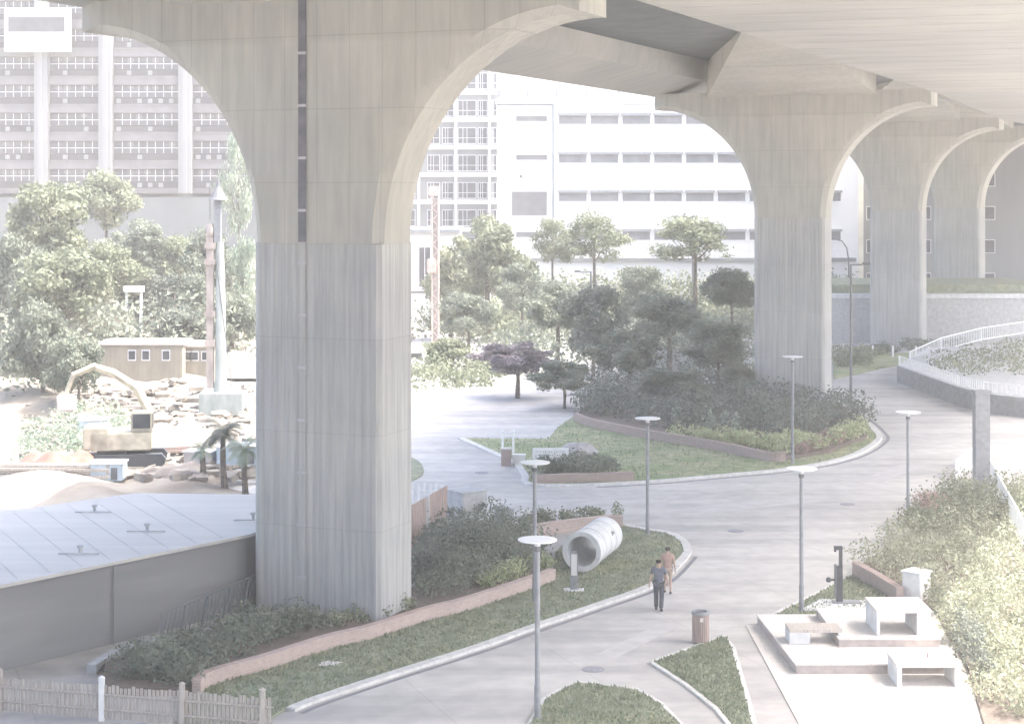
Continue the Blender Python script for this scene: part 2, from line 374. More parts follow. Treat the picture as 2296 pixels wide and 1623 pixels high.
def make_pier(label):
    t = thing('bridge_pier', label, 'bridge pier', (0, 0, 0), 0, 'round-shouldered piers of the viaduct')
    hw = 2.37; th = 1.25; ch = .16
    # shaft: ribbed (board-marked) faces up to the joint
    poly = []; n = 34
    xs = [-hw + ch + (2 * hw - 2 * ch) * i / n for i in range(n + 1)]
    front = []; 
    for i, x in enumerate(xs): front.append((x, -th + (0.0 if i % 2 else .018)))
    m_ = 18; ys = [-th + ch + (2 * th - 2 * ch) * i / m_ for i in range(m_ + 1)]
    side = [(hw - (0.0 if i % 2 else .018), y) for i, y in enumerate(ys)]
    poly = front + side + [(-x, -y) for x, y in front] + [(-x, -y) for x, y in side]
    mb = MB(); mb.prism(poly, -.3, 12.399); mb.build('shaft', 'pier', t)
    prof = pier_profile(hw, 9.3)[1:]; prof = prof + [(-x, z) for x, z in reversed(prof)]
    bev = .3; mb = MB(); vs = []; rings = []
    # body with a broad chamfer running up the edges of the curved shoulders
    def inset(pr, q):
        out = []
        for (x, z) in pr:
            out.append((x - q * (1 if x > 0 else -1) * (1 if abs(x) < 9.2 else .3), z + (q * .8 if 2.6 < abs(x) < 9.29 and z < 20 else 0)))
        return out
    P0 = inset(prof, bev); k = len(prof)
    for (pp, y) in ((P0, -th), (prof, -th + bev), (prof, th - bev), (P0, th)): vs += [(x, y, z) for x, z in pp]
    fs = [tuple(range(k)), tuple(range(4 * k - 1, 3 * k - 1, -1))]
    for r_ in range(3):
        for i in range(k): j = (i + 1) % k; fs.append((r_ * k + i, (r_ + 1) * k + i, (r_ + 1) * k + j, r_ * k + j))
    mb.add(vs, fs); mb.build('pier_head', 'pier_cap', t, smooth=True)
    mb = MB(); mb.box(-.60, -.36, -th - .03, -th + .03, .1, 12.39); mb.build('drain_cover', 'pier', t)
    return t
pier_labels = ['nearest and largest concrete bridge pier, with flared shoulders and dark drain pipe',
               'second concrete bridge pier, rising from the dark planted island right of centre',
               'third concrete bridge pier from the camera, behind the white ramp railing',
               'farthest concrete bridge pier, at the right edge beyond the third pier']
p0 = make_pier(pier_labels[0])
for i in range(4):
    o = p0 if i == 0 else copytree(p0); o.location = (PP[i].x, PP[i].y, 0); n_ = PN[i + 1]; o.rotation_euler = (0, 0, math.atan2(n_.y, n_.x)); o['label'] = pier_labels[i]
mb = MB(); mb.box(-.62, -.34, -1.25 - .045, -1.25 + .02, 12.45, 20.6); mb.build('drain_pipe', 'pipe_dark', p0)
for i in range(11):
    z = 1.4 + i * 1.72; mb = MB(); mb.box(-.64, -.32, -1.25 - .085, -1.25 - .05, z, z + .09); mb.build('pipe_bracket', 'metal_bracket', p0)
dk = thing('viaduct_deck', 'main elevated road deck carried on the flared concrete piers', 'bridge deck')
sweep('girder', [(-9.2, 20.5), (-5.9, 21.6), (-5.6, 22.9), (5.8, 22.9), (6.1, 21.6), (9.2, 20.6), (9.2, 23.4), (-9.2, 23.4)], 'soffit', dk)
sweep('parapet', [(-9.35, 21.2), (-9.202, 21.2), (-9.202, 23.402), (-8.9, 23.402), (-8.9, 24.5), (-9.35, 24.5)], 'concrete', dk)
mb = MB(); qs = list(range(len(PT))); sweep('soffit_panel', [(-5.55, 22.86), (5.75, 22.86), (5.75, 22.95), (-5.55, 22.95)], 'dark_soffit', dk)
for i in range(1, 5):
    L_ = (PT[i] - PT[i - 1]).length; qa = i - 1.2 / L_; qb = i - 15 / L_
    mb = MB(); lo = -5.55; hi = 5.75
    qb = i - 24 / L_; vs = [(*W(lo if q == qa else hi - 2.6, q), z) for q, z in ((qa, 20.4), (qb, 22.84), (qb, 23.0), (qa, 23.0))] + [(*W(hi, q), z) for q, z in ((qa, 20.4), (qb, 22.84), (qb, 23.0), (qa, 23.0))]
    mb.add(vs, [(0, 1, 2, 3), (7, 6, 5, 4), (0, 4, 5, 1), (1, 5, 6, 2), (2, 6, 7, 3), (3, 7, 4, 0)]); mb.build('haunch', 'pier_cap', dk)
dk2 = thing('slip_road_deck', 'second wide concrete road deck beside the main viaduct, seen from below at top right', 'bridge deck')
sweep('girder', [(9.45, 20.45), (28.8, 20.45), (28.8, 22.6), (9.45, 22.6)], 'soffit', dk2)
sweep('parapet', [(28.4, 22.602), (28.8, 22.602), (28.8, 23.7), (28.4, 23.7)], 'concrete', dk2)
for i in range(70):
    q = .55 + i * .05
    mb = MB(); vs = [(*W(u, q + e), z) for u in (9.5, 28.75) for z in (20.442, 20.46) for e in (0, .003)]; mb.add(vs, [(0, 1, 3, 2), (4, 6, 7, 5), (0, 4, 5, 1), (2, 3, 7, 6), (0, 2, 6, 4), (1, 5, 7, 3)]); mb.build('formwork_rib', 'soffit', dk2)
for q in (.35, 4.6):
    x, y = W(18.5, q); mb = MB(); mb.box(x - 2.4, x + 2.4, y - 1.2, y + 1.2, -.3, 20.44); mb.build('support', 'pier', dk2)

# ------------------------------------------------------------------ LAWNS, KERBS, BEDS
near = smoothline(gp([(640, 1592), (700, 1568), (870, 1512), (1060, 1452), (1200, 1402), (1330, 1358), (1455, 1312), (1515, 1262), (1532, 1232), (1505, 1203), (1440, 1190), (1395, 1181)]))
brick1 = smoothline(gp([(440, 1560), (470, 1538), (589, 1504), (731, 1458), (831, 1433), (959, 1392), (1045, 1370), (1187, 1322), (1239, 1303)]))
brick2 = smoothline(gp([(1175, 1208), (1211, 1200), (1341, 1184), (1396, 1182)]), 3)
lawn_poly = near + gp([(1341, 1190), (1290, 1205), (1245, 1240)]) + list(reversed(brick1)) + gp([(380, 1640), (560, 1640)])
mb = MB(); mb.prism(lawn_poly, -.02, .06); struct('lawn', mb, 'turf')
tag(blades(lawn_poly, 11000, 5, .06), 'short green grass on the lawn around the concrete pipe', 'grass', kind='stuff')
tag(ribbon('kerb', near, -.32, 0, -.02, .09, 'kerb'), kind='structure')
tag(ribbon('gutter', near[:46], -.62, -.46, -.02, .006, 'gutter'), kind='structure')
brickwall(brick1, .42, 'brick', 'long curving red brick planter wall in front of the nearest bridge pier')
brickwall(brick2, .45, 'brick', 'short red brick planter wall behind the concrete pipe')
bed1 = gp([(420, 1560), (589, 1492), (731, 1446), (831, 1420), (959, 1379), (1045, 1357), (1187, 1310), (1225, 1285), (1180, 1208), (1120, 1180), (935, 1235), (930, 1330), (560, 1400), (390, 1440), (240, 1500), (215, 1560)])
mb = MB(); mb.prism(bed1, -.02, .25); struct('planting_bed', mb, 'soil')
bushA = gp([(935, 1250), (1000, 1215), (1100, 1195), (1180, 1205), (1235, 1285), (1180, 1300), (1050, 1345), (945, 1372)])
shrubs('shrubbery', bushA, .75, .6, 1.0, 15000, .06, 'leaf_mid', 11, 'dense mixed green shrubs in the brick planter right of the nearest pier')
shrubs('shrubbery', gp([(950, 1262), (1000, 1240), (1050, 1235), (1080, 1290), (1050, 1330), (950, 1350)]), .8, .75, 1.45, 7000, .06, 'leaf_dark', 12, 'darker tall shrubs against the right side of the nearest pier')
shrubs('shrubbery', gp([(1080, 1330), (1100, 1300), (1180, 1285), (1232, 1265), (1235, 1285), (1187, 1305), (1080, 1340)]), .45, .32, .5, 3500, .05, 'leaf_cream', 13, 'pale variegated low plants along the top of the curving brick wall')
shrubs('shrubbery', gp([(1180, 1210), (1215, 1195), (1340, 1178), (1390, 1176), (1390, 1168), (1240, 1175), (1170, 1190)]), .55, .4, .55, 3500, .05, 'leaf_lit', 14, 'low light green plants behind the short brick wall by the pipe')
shrubs('shrubbery', gp([(270, 1560), (290, 1500), (400, 1450), (560, 1405), (700, 1405), (730, 1430), (600, 1470), (480, 1520), (440, 1560)]), .8, .6, .75, 11000, .055, 'leaf_mid', 15, 'low dull green shrubs at the foot of the nearest pier left of the brick wall')
shrubs('shrubbery', gp([(575, 1418), (640, 1425), (720, 1425), (850, 1405), (930, 1378), (935, 1366), (850, 1392), (700, 1418), (600, 1408)]), .4, .3, .45, 2500, .05, 'leaf_lit', 16, 'thin line of small plants between the pier foot and the brick wall')
# rightmost small patch at left of second street
mb = MB(); pt = smoothline(gp([(905, 1022), (935, 1033), (949, 1050), (946, 1066), (925, 1078), (900, 1082)])); mb.prism(pt, -.02, .06); struct('lawn', mb, 'turf')
# middle island
isl_k = smoothline(gp([(1040, 984), (1120, 1020), (1165, 1042), (1185, 1068), (1205, 1088), (1400, 1084), (1600, 1068), (1780, 1050), (1900, 1024), (1962, 988), (1955, 966), (1925, 940), (1885, 915)]))
isl_poly = isl_k + gp([(1800, 880), (1560, 880), (1330, 905), (1250, 960), (1230, 985)])
mb = MB(); mb.prism(isl_poly, -.02, .06); struct('lawn', mb, 'dry_turf')
tag(blades(isl_poly, 7000, 6, .06, h=.12), 'dry yellowish grass on the middle island', 'grass', kind='stuff')
tag(ribbon('kerb', isl_k, -.35, 0, -.02, .1, 'kerb'), kind='structure')
tag(ribbon('gutter', isl_k[28:], -.75, -.55, -.02, .006, 'gutter'), kind='structure')
brick3 = smoothline(gp([(1290, 945), (1330, 960), (1450, 985), (1560, 1003), (1640, 1018), (1722, 1036), (1760, 1036)]))
brickwall(brick3, .5, 'brick_dark', 'long dark brick planter wall edging the shrubs on the middle island')
brick4 = smoothline(gp([(1196, 1086), (1250, 1084), (1330, 1082), (1420, 1079)]), 3)
brickwall(brick4, .42, 'brick_dark', 'short low brick wall at the kerb of the middle island below the signboard')
bed3 = gp([(1290, 943), (1450, 982), (1640, 1015), (1760, 1034), (1860, 1018), (1945, 985), (1938, 955), (1880, 915), (1690, 882), (1340, 882)])
mb = MB(); mb.prism(bed3, -.02, .25); struct('planting_bed', mb, 'soil')
shrubs('shrubbery', gp([(1300, 938), (1450, 965), (1600, 985), (1700, 1000), (1850, 985), (1925, 965), (1930, 945), (1870, 915), (1690, 882), (1340, 882)]), 1.5, 1.15, 1.6, 21000, .11, 'leaf_dark', 21, 'dark evergreen shrubs massed round the foot of the second pier')
shrubs('shrubbery', gp([(1500, 990), (1640, 1012), (1770, 1030), (1860, 1012), (1940, 985), (1925, 972), (1850, 1000), (1700, 1005), (1560, 985)]), .8, .6, .8, 7000, .09, 'leaf_cream', 22, 'pale yellow green flowers along the rim of the middle island')
shrubs('shrubbery', gp([(1790, 1028), (1850, 1014), (1915, 995), (1905, 990), (1830, 1006)]), .7, .4, .6, 1500, .08, 'leaf_pink', 23, 'pinkish flowers on the outer tip of the middle island')
shrubs('shrubbery', gp([(1190, 1060), (1230, 1048), (1330, 1050), (1400, 1072), (1330, 1078), (1200, 1080)]), .8, .55, .7, 5000, .08, 'leaf_mid', 24, 'low green bushes under the white signboard')
shrubs('shrubbery', gp([(1480, 960), (1560, 962), (1660, 975), (1650, 985), (1560, 975)]), .9, .35, 1.2, 600, .12, 'leaf_pale', 25, 'whitish variegated leaves among the dark island shrubs')

rrp = random.Random(12)
for i, (x, y, lab) in enumerate(((1650, 1190, 'round iron manhole cover on the open road right of the lawn tip'), (1900, 1130, 'round manhole cover on the road near the right hand lamp post'), (1330, 1500, 'manhole cover on the road left of the triangular lawn'), (1080, 1060, 'manhole cover on the upper road left of the middle island'))):
    X, d = G(x, y); mb = MB(); mb.lathe([(.34, .0), (.34, .012), (.30, .016), (.001, .016)], 24); tag(mb.build('manhole_cover', 'asphalt_strip', loc=(X, d, 0)), lab, 'manhole cover')
for (x, y, L_, w_, rz) in ((1700, 1130, 7, 1.6, .5), (1500, 1120, 5, .5, 1.2), (2000, 1060, 6, 1.2, 1.0), (1300, 1120, 9, .45, .35), (1420, 1440, 5, .7, 1.05)):
    X, d = G(x, y); mb = MB(); mb.box(X - L_ / 2, X + L_ / 2, d - w_ / 2, d + w_ / 2, -.01, .004, rz=rz); struct('road_patch', mb, 'patch')
# right hand lawns
def lawnpatch(pts, seed, n, m='turf', kerb=True):
    P = gp(pts); mb = MB(); mb.prism(P, -.02, .05); struct('lawn', mb, m)
    tag(blades(P, n, seed, .05), ['green grass filling the triangular lawn beside the litter bin', 'green grass on the lawn corner at the bottom edge', 'green grass round the lamp post and exercise post'][seed - 31], 'grass', kind='stuff')
    if kerb:
        c = P + [P[0]]; a = sum(c[i][0] * c[i + 1][1] - c[i + 1][0] * c[i][1] for i in range(len(P)))
        tag(ribbon('kerb', c, 0, -.13 if a > 0 else .13, -.02, .065, 'kerb'), kind='structure')
lawnpatch([(1466, 1487), (1545, 1458), (1628, 1429), (1640, 1455), (1655, 1510), (1672, 1570), (1690, 1640), (1650, 1640), (1610, 1590), (1540, 1535)], 31, 3500)
lawnpatch([(1225, 1570), (1267, 1545), (1296, 1533), (1426, 1549), (1479, 1581), (1540, 1640), (1180, 1640)], 32, 2500)
lawnpatch([(1704, 1402), (1759, 1369), (1827, 1337), (1921, 1285), (2020, 1340), (2030, 1385), (1990, 1400), (1850, 1404)], 33, 3500)
mb = MB(); mb.prism(gp([(1795, 1372), (1840, 1347), (1992, 1352), (1985, 1372), (1960, 1377)]), -.02, .085); struct('path', mb, 'concrete_pale')
mb = MB(); mb.prism(gp([(712, 1492), (735, 1486), (768, 1489), (748, 1496), (715, 1498)]), .0, .085)
tag(mb.build('stone_slab', 'stone'), 'small beige stone slab lying in the lawn at lower left', 'stone slab')

# ------------------------------------------------------------------ LAMP POSTS
def make_lamp(h, label, disc_r=.52):
    t = thing('street_lamp', label, 'street lamp', group='slim lamp posts with flat white discs')
    mb = MB(); mb.lathe([(.13, 0), (.13, .06), (.085, .08), (.085, .9), (.07, .95), (.066, h - .33)], 14); mb.build('pole', 'lamp_metal', t, smooth=True)
    mb = MB(); mb.lathe([(.066, h - .33), (.095, h - .30), (.095, h - .19)], 14); mb.build('lamp_head', 'lamp_dark', t, smooth=True)
    mb = MB(); mb.lathe([(.075, h - .188), (.08, h - .06)], 14); mb.build('lens', 'lens', t, smooth=True)
    mb = MB(); mb.lathe([(.001, h - .055), (.3, h - .05), (disc_r, h - .03), (disc_r, h), (.3, h + .02), (.001, h + .03)], 30); mb.build('reflector_disc', 'lamp_disc', t, smooth=True)
    return t
lamps = [(1797, 1372, 4.83, 'white disc lamp post standing on the grass left of the exercise post'),
         (2036, 1180, 4.83, 'white disc lamp post on the open paving at the right, its foot behind bushes'),
         (1777, 1042, 5.6, 'disc lamp post on the brick edge of the middle island before the second pier'),
         (1815, 901, 4.83, 'farthest disc lamp post, small against the second pier'),
         (1199, 1351, 4.83, 'middle disc lamp post whose disc hangs just under the white signboard'),
         (1205, 1614, 4.83, 'nearest disc lamp post, crossing the kerb and lawn at bottom centre'),
         (1452, 1201, 4.83, 'disc lamp post at the tip of the lawn above the two walking people')]
lp = None
for x, y, h, lab in lamps:
    X, d = G(x, y)
    if abs(h - 4.83) > .1 or lp is None:
        t = make_lamp(h, lab)
        if lp is None: lp = t
    else: t = copytree(lp); t['label'] = lab
    t.location = (X, d, 0)
def arm_lamp(x, y0, ytop, d, arm, label, curved=False, m='lamp_dark', r=.09):
    X = XA(x, d); z0 = ZA(y0, d); z1 = ZA(ytop, d); h = z1 - z0
    t = thing('street_lamp', label, 'street lamp', (X, d, z0), 0, 'tall road lamps with arms'); mb = MB()
    if curved: mb.tube([(0, 0, 0), (0, 0, h * .75), (-arm * .15, 0, h * .9), (-arm * .5, 0, h * .98), (-arm, 0, h)], [r * 1.2, r, r * .8, r * .7, r * .6], 10)
    else: mb.tube([(0, 0, 0), (0, 0, h - .05), (0, 0, h)], [r * 1.2, r * .8, r * .8], 10); 
    mb.build('pole', m, t, smooth=True)
    if not curved: mb = MB(); mb.box(min(0, -arm), max(0, -arm), -.05, .05, h - .1, h); mb.build('arm', m, t)
    mb = MB(); a0 = -arm; mb.box(min(a0, a0 - .5 * arm / abs(arm)), max(a0, a0 - .5 * arm / abs(arm)), -.14, .14, h - .06, h + .1); mb.build('lamp_head', m, t, bevel=.02)
arm_lamp(1325, 800, 609, 152, 0.9, 'tall road lamp with a short arm to the left, rising out of the dark trees')
arm_lamp(1553, 719, 486, 195, .8, 'tall road lamp with a short arm, in front of the wide flat-topped tree')
arm_lamp(1908, 931, 592, 112, -.7, 'thin dark road lamp with a short arm, just right of the second pier', r=.08)
arm_lamp(1903, 725, 537, 190, 1.4, 'curved grey road lamp seen between the second and third piers', True)

# ------------------------------------------------------------------ SHED at left
t = thing('shed', 'long low shed with pale sheet roof and dark side wall, left of the nearest pier', 'shed')
hS = 2.6; A = (-19.6, 46.4); B = (-8.78, 60.0); B2 = (-7.95, 62.3); Cc = (-9.2, 67.8); Dd = (-14.45, 68.1); E = (-17.7, 64.8); F_ = (-30.0, 61.2); H_ = (-30.0, 46.4)
poly = [A, B, B2, Cc, Dd, E, F_, H_]
inner = [(-19.6, 46.75), (-8.95, 60.1), (-8.2, 62.3), (-9.4, 67.5), (-14.45, 67.8), (-17.7, 64.5), (-29.8, 61), (-29.8, 46.75)]
mb = MB(); mb.prism(inner, -.1, hS - .12); mb.build('wall', 'shed_wall', t)
mb = MB(); mb.prism(poly, hS - .1, hS); mb.build('roof', 'roof_sheet', t)
u = (Vector(B) - Vector(A)).normalized(); nn = Vector((u.y, -u.x))
for i in range(11):
    if i % 5 != 2: continue
    q = Vector(A) + u * (1.2 + i * 1.5) - nn * .13; mb = MB(); mb.tube([(q.x, q.y, 0), (q.x, q.y, hS - .12)], .022, 6); mb.build('wall_post', 'shed_wall', t)
for i in range(1, 15):
    f = i / 15; p = Vector(A).lerp(Vector(B), f); e_ = Vector((-30, 61.2 + 0)).lerp(Vector(Cc), f); dirn = Vector((-.45, .89)); q = p
    L_ = 0
    while L_ < 22 and inside(tuple(p + dirn * (L_ + .6)), poly): L_ += .3
    if L_ > 1: mb = MB(); mb.tube([(p.x + dirn.x * .3, p.y + dirn.y * .3, hS + .012), (p.x + dirn.x * L_, p.y + dirn.y * L_, hS + .004)], .012, 5); mb.build('roof_seam', 'roof_sheet', t)
for (x, y) in ((180, 1240), (212, 1147), (568, 1165), (330, 1190)):
    X, d = G(x, y, hS); v = thing('roof_vent', {180: 'low dark roof vent nearest the front edge of the shed roof', 212: 'roof vent near the far left edge of the shed roof', 568: 'roof vent beside the pier on the shed roof', 330: 'faint roof vent near the middle of the shed roof'}[x], 'roof vent', (X, d, hS), 0, 'vents on the shed roof')
    mb = MB(); mb.lathe([(.06, 0), (.06, .18), (.11, .2), (.11, .25), (.02, .28)], 12); mb.build('cowl', 'concrete', v, smooth=True)
    mb = MB(); mb.tube([(-.65, -.2, .03), (-.3, -.28, .05), (.3, -.28, .05), (.65, -.2, .03)], .022, 6); mb.build('flashing', 'concrete', v)
# leaning railing against the shed wall
t = thing('railing', 'dark slanting metal railing leaning along the shed wall left of the pier', 'railing')
a = Vector(G(345, 1472)); b = Vector(G(560, 1375)); mb = MB(); kk = 22
for i in range(kk + 1):
    p = a.lerp(b, i / kk); mb.tube([(p.x, p.y, 0), (p.x + .22, p.y + .25, 1.25)], .018 if i % 5 else .045, 6)
mb.build('railing_panel', 'lamp_dark', t)
mb = MB(); mb.tube([(a.x + .22, a.y + .25, 1.25), (b.x + .22, b.y + .25, 1.25)], .03, 8); mb.build('handrail', 'lamp_dark', t)
tag(ribbon('kerb', smoothline(gp([(205, 1512), (260, 1478), (320, 1460), (420, 1438), (470, 1428)])), -.15, .15, -.02, .3, 'concrete'), kind='structure')

# low timber fence at bottom left
t = thing('timber_fence', 'weathered picket fence with a pale rail at the bottom left corner', 'fence')
mb = MB(); a = Vector((-14.6, 48.6)); b = Vector((-6.2, 46.4)); n = 74; rr = random.Random(3)
for i in range(n):
    p = a.lerp(b, i / n); w = .042; hh = .92 + rr.uniform(-.04, .04); mb.box(p.x - w, p.x + w, p.y - .012, p.y + .012, .05, hh, rz=-.25)
mb.build('picket_row', 'timber_pale', t)
for z in (.3, .7):
    mb = MB(); mb.tube([(a.x, a.y - .04, z), (b.x, b.y - .04, z)], .03, 6); mb.build('rail', 'timber_pale', t)
for x in (-13.9, -10.95, -8.7, -6.5):
    y = a.y + (x - a.x) * (b.y - a.y) / (b.x - a.x); mb = MB(); mb.box(x - .07, x + .07, y - .1, y + .04, -.1, 1.12); mb.lathe([(.09, 1.122), (.09, 1.15), (.02, 1.2)], 8, (x, y - .03, 0)); mb.build('post', 'white_paint' if x == -10.95 else 'timber_pale', t)

# timber screen and white picket fence right of the near pier
t = thing('timber_screen', 'reddish brown vertical board screen right of the nearest pier', 'screen')
a = Vector(G(905, 1260)); b = Vector(G(1004, 1196)); mb = MB(); n = 16
for i in range(n):
    p = a.lerp(b, i / n); q = a.lerp(b, (i + .86) / n); mb.prism([(p.x, p.y), (q.x, q.y), (q.x - .02, q.y + .03), (p.x - .02, p.y + .03)], .0, 2.0)
mb.build('boards', 'timber', t)
p = a.lerp(b, .52); mb = MB(); mb.box(p.x - .08, p.x + .08, p.y - .2, p.y - .04, 0, 2.05); mb.build('post', 'concrete_pale', t)
t = thing('picket_fence', 'short run of white pickets behind the brown board screen', 'fence')
mb = MB()
for i in range(9): x = -5.2 + i * .26; mb.box(x - .05, x + .05, 79.6, 79.65, 0, 1.05 + .05 * (i % 2))
mb.build('picket_row', 'white_paint', t)
mb = MB(); mb.box(-5.3, -3.0, 79.66, 79.7, .7, .78); mb.build('rail', 'white_paint', t)
# cabinets
def cabinet(x, y, w, dp, h, rz, m, label, name='utility_cabinet'):
    X, d = G(x, y); t = thing(name, label, 'utility cabinet', (X, d + dp / 2, 0), rz)
    mb = MB(); mb.box(-w / 2, w / 2, -dp / 2, dp / 2, .0, h); mb.build('body', m, t, bevel=.015)
    mb = MB(); mb.box(-w / 2 - .04, w / 2 + .04, -dp / 2 - .04, dp / 2 + .04, h + .002, h + .06); mb.build('lid', m, t)
    for s_ in (-1, 1):
        mb = MB(); mb.box(s_ * w / 4 - w * .2, s_ * w / 4 + w * .2, -dp / 2 - .018, -dp / 2 - .002, .12, h - .1); dd = mb.build('door', m, t)
        mb = MB(); mb.box(s_ * .05 - .012, s_ * .05 + .012, -dp / 2 - .04, -dp / 2 - .02, h * .5, h * .62); mb.build('handle', 'dark_metal', dd)
    return t
cabinet(1044, 1186, 1.25, 1.25, 1.5, R(38), 'concrete', 'tall grey concrete cabinet behind the shrubs right of the nearest pier')
cabinet(1130, 1172, .8, .45, .55, R(8), 'concrete', 'low grey utility box in the shrubs to the right of the tall cabinet')
cabinet(2060, 1352, .7, .7, 1.0, R(45), 'white_paint', 'white utility cabinet standing in the sunlit hedge at the right')
for (x, y, lx, lab) in ((1020, 1186, -.35, 'dark floodlight on a stake tilted left in front of the tall cabinet'), (1066, 1178, .4, 'dark floodlight on a stake tilted right beside the tall cabinet')):
    X, d = G(x, y); t = thing('floodlight', lab, 'floodlight', (X, d - .6, .2), 0, 'garden floodlights'); mb = MB(); mb.tube([(0, 0, 0), (0, 0, .35)], .03, 6); mb.build('stake', 'lamp_dark', t)
    mb = MB(); mb.tube([(0, 0, .36), (lx, 0, .85)], [.07, .09], 8); mb.build('lamp_head', 'lamp_dark', t)

# ------------------------------------------------------------------ concrete pipe, posts, bin, sign
a = Vector(G(1304, 1285)); b = Vector(G(1352, 1248)); L = (b - a).length + .3; ang = math.atan2(b.y - a.y, b.x - a.x)
t = thing('concrete_pipe', 'big pale concrete pipe lying on the lawn with its open mouth facing the viewer', 'concrete pipe', (a.x, a.y, .06), ang)
MT = Matrix.Translation((0, 0, .74)) @ Matrix.Rotation(math.pi / 2, 4, 'Y')
mb = MB(); ri, ro, n = .56, .70, 40
mb.lathe([(ro + .04, 0), (ro + .04, .25), (ro, .3), (ro, L), (ri, L), (ri, 0), (ro + .04, 0)], n, mtx=MT, cap=False); mb.build('pipe_shell', 'concrete_pale', t, smooth=True)
mb = MB()
for z in (.9, 1.7, 2.5): mb.lathe([(ro + .001, z), (ro + .012, z + .02), (ro + .001, z + .05)], n, mtx=MT, cap=False)
mb.build('joint_band', 'concrete', t)
mb = MB(); mk = [(-.05, 0, .1, .09), (.08, .04, .09, .03), (.08, -.05, .03, .1), (-.12, .1, .07, .03), (.2, .0, .03, .08)]
for (u_, v_, w_, h_) in mk:
    for (ang_, z_) in ((R(-68), 2.1),):
        a_ = ang_ + v_; mb.add([(z_ + u_, -math.cos(x_) * 0 + math.sin(x_) * (ro + .006) * 1, .74 + math.cos(x_) * (ro + .006)) for x_ in ()], [])
for (u_, v_, w_, h_) in mk:
    q = []
    for (du, dv) in ((-w_, -h_), (w_, -h_), (w_, h_), (-w_, h_)):
        th_ = R(62) + v_ + dv; q.append((2.2 + u_ + du, -math.sin(th_) * (ro + .008), .74 + math.cos(th_) * (ro + .008)))
    mb.add(q, [(0, 1, 2, 3)])
mb.build('painted_mark', 'lamp_dark', t)
X, d = G(1287, 1327); t = thing('sign_post', 'slim grey information post with pale foot slab in front of the pipe mouth', 'post', (X, d, .05))
mb = MB(); mb.box(-.13, .13, -.06, .06, .0, 1.38); mb.build('post', 'lamp_metal', t, bevel=.015)
mb = MB(); mb.box(-.35, .35, -.2, .2, .0, .06); mb.build('base_slab', 'concrete_pale', t)
mb = MB(); mb.box(-.10, .10, -.075, -.062, .55, 1.3); mb.build('sign_plate', 'white_wall', t)
X, d = G(1571, 1441); t = thing('litter_bin', 'reddish brown slatted round litter bin on the paving beside the triangular lawn', 'litter bin', (X, d, 0))
mb = MB()
for i in range(24):
    a_ = i * math.pi / 12; m_ = Matrix.Rotation(a_, 4, 'Z'); mb.box(-.026, .026, -.27, -.245, .05, .9, mtx=m_)
mb.build('slats', 'timber', t)
mb = MB(); mb.lathe([(.24, .0), (.24, .9), (.20, .9), (.20, .08), (.001, .08)], 24, cap=False); mb.build('liner', 'lamp_dark', t, smooth=True)
mb = MB(); mb.lathe([(.20, .93), (.285, .9), (.29, .95), (.28, 1.0), (.2, 1.0), (.20, .93)], 24, cap=False); mb.build('rim', 'lamp_metal', t, smooth=True)
mb = MB(); mb.box(-.05, .05, -.285, -.272, .72, .84); mb.build('badge', 'stone', t)
# brick sign pier, hoop, signboard, boulder
X, d = G(1135, 1044); t = thing('brick_pier', 'small square brick pier at the left tip of the middle island', 'brick pier', (X, d, 0))
mb = MB(); mb.box(-.26, .26, -.2, .2, 0, .86); mb.build('shaft', 'brick_dark', t); mb = MB(); mb.box(-.29, .29, -.23, .23, .862, .92); mb.build('cap', 'stone', t)
X, d = G(1162, 1042); t = thing('white_box', 'low white box standing right of the small brick pier', 'box', (X, d, 0))
mb = MB(); mb.box(-.3, .36, -.15, .15, .0, .5); mb.build('body', 'white_paint', t, bevel=.02); mb = MB(); mb.box(-.33, .39, -.18, .18, .502, .55); mb.build('lid', 'white_paint', t)
for i, (x, lab) in enumerate(((1127, 'left of two thin white posts behind the small brick pier'), (1151, 'right of two thin white posts behind the small brick pier'))):
    X, d = G(x, 1025); mb = MB(); mb.lathe([(.06, 0), (.06, 1.3), (.09, 1.32), (.09, 1.4), (.02, 1.45)], 12); tag(mb.build('bollard', 'white_paint', loc=(X, d, 0), smooth=True), lab, 'bollard', 'thin white posts')
X, d = G(1235, 1060); t = thing('signboard', 'white signboard with faint grey lettering above the low bushes', 'signboard', (X, d, 0))
mb = MB(); mb.box(-.92, .9, -.03, .03, .58, 1.25); mb.build('board', 'white_paint', t)
for x in (-.7, .68): mb = MB(); mb.box(x - .04, x + .04, .032, .1, 0, 1.2); mb.build('leg', 'lamp_metal', t)
rr = random.Random(9); mb = MB()
for row in range(3):
    x = -.75
    while x < .65:
        w = rr.uniform(.03, .09); hh = rr.uniform(.05, .1); z = 1.1 - row * .17; mb.box(x, x + w * .4, -.034, -.0305, z - hh, z); mb.box(x + w * .5, x + w, -.034, -.0305, z - hh * .6, z - hh * .4); x += w + rr.uniform(.02, .08)
mb.build('lettering', 'lamp_metal', t)
def rockmesh(r, seed, sz=(1, 1, 1)):
    bm = bmesh.new(); bmesh.ops.create_icosphere(bm, subdivisions=3, radius=r); rr = random.Random(seed); ph = [rr.uniform(0, 6) for _ in range(4)]
    for v in bm.verts:
        k = 1 + .15 * math.sin(v.co.x * 3 / r + ph[0]) * math.cos(v.co.y * 2.5 / r + ph[1]) + .08 * math.sin(v.co.z * 6 / r + ph[2]); v.co = Vector((v.co.x * sz[0] * k, v.co.y * sz[1] * k, max(-.3 * r, v.co.z * sz[2] * k)))
    me = bpy.data.meshes.new('boulder'); bm.to_mesh(me); bm.free(); return me
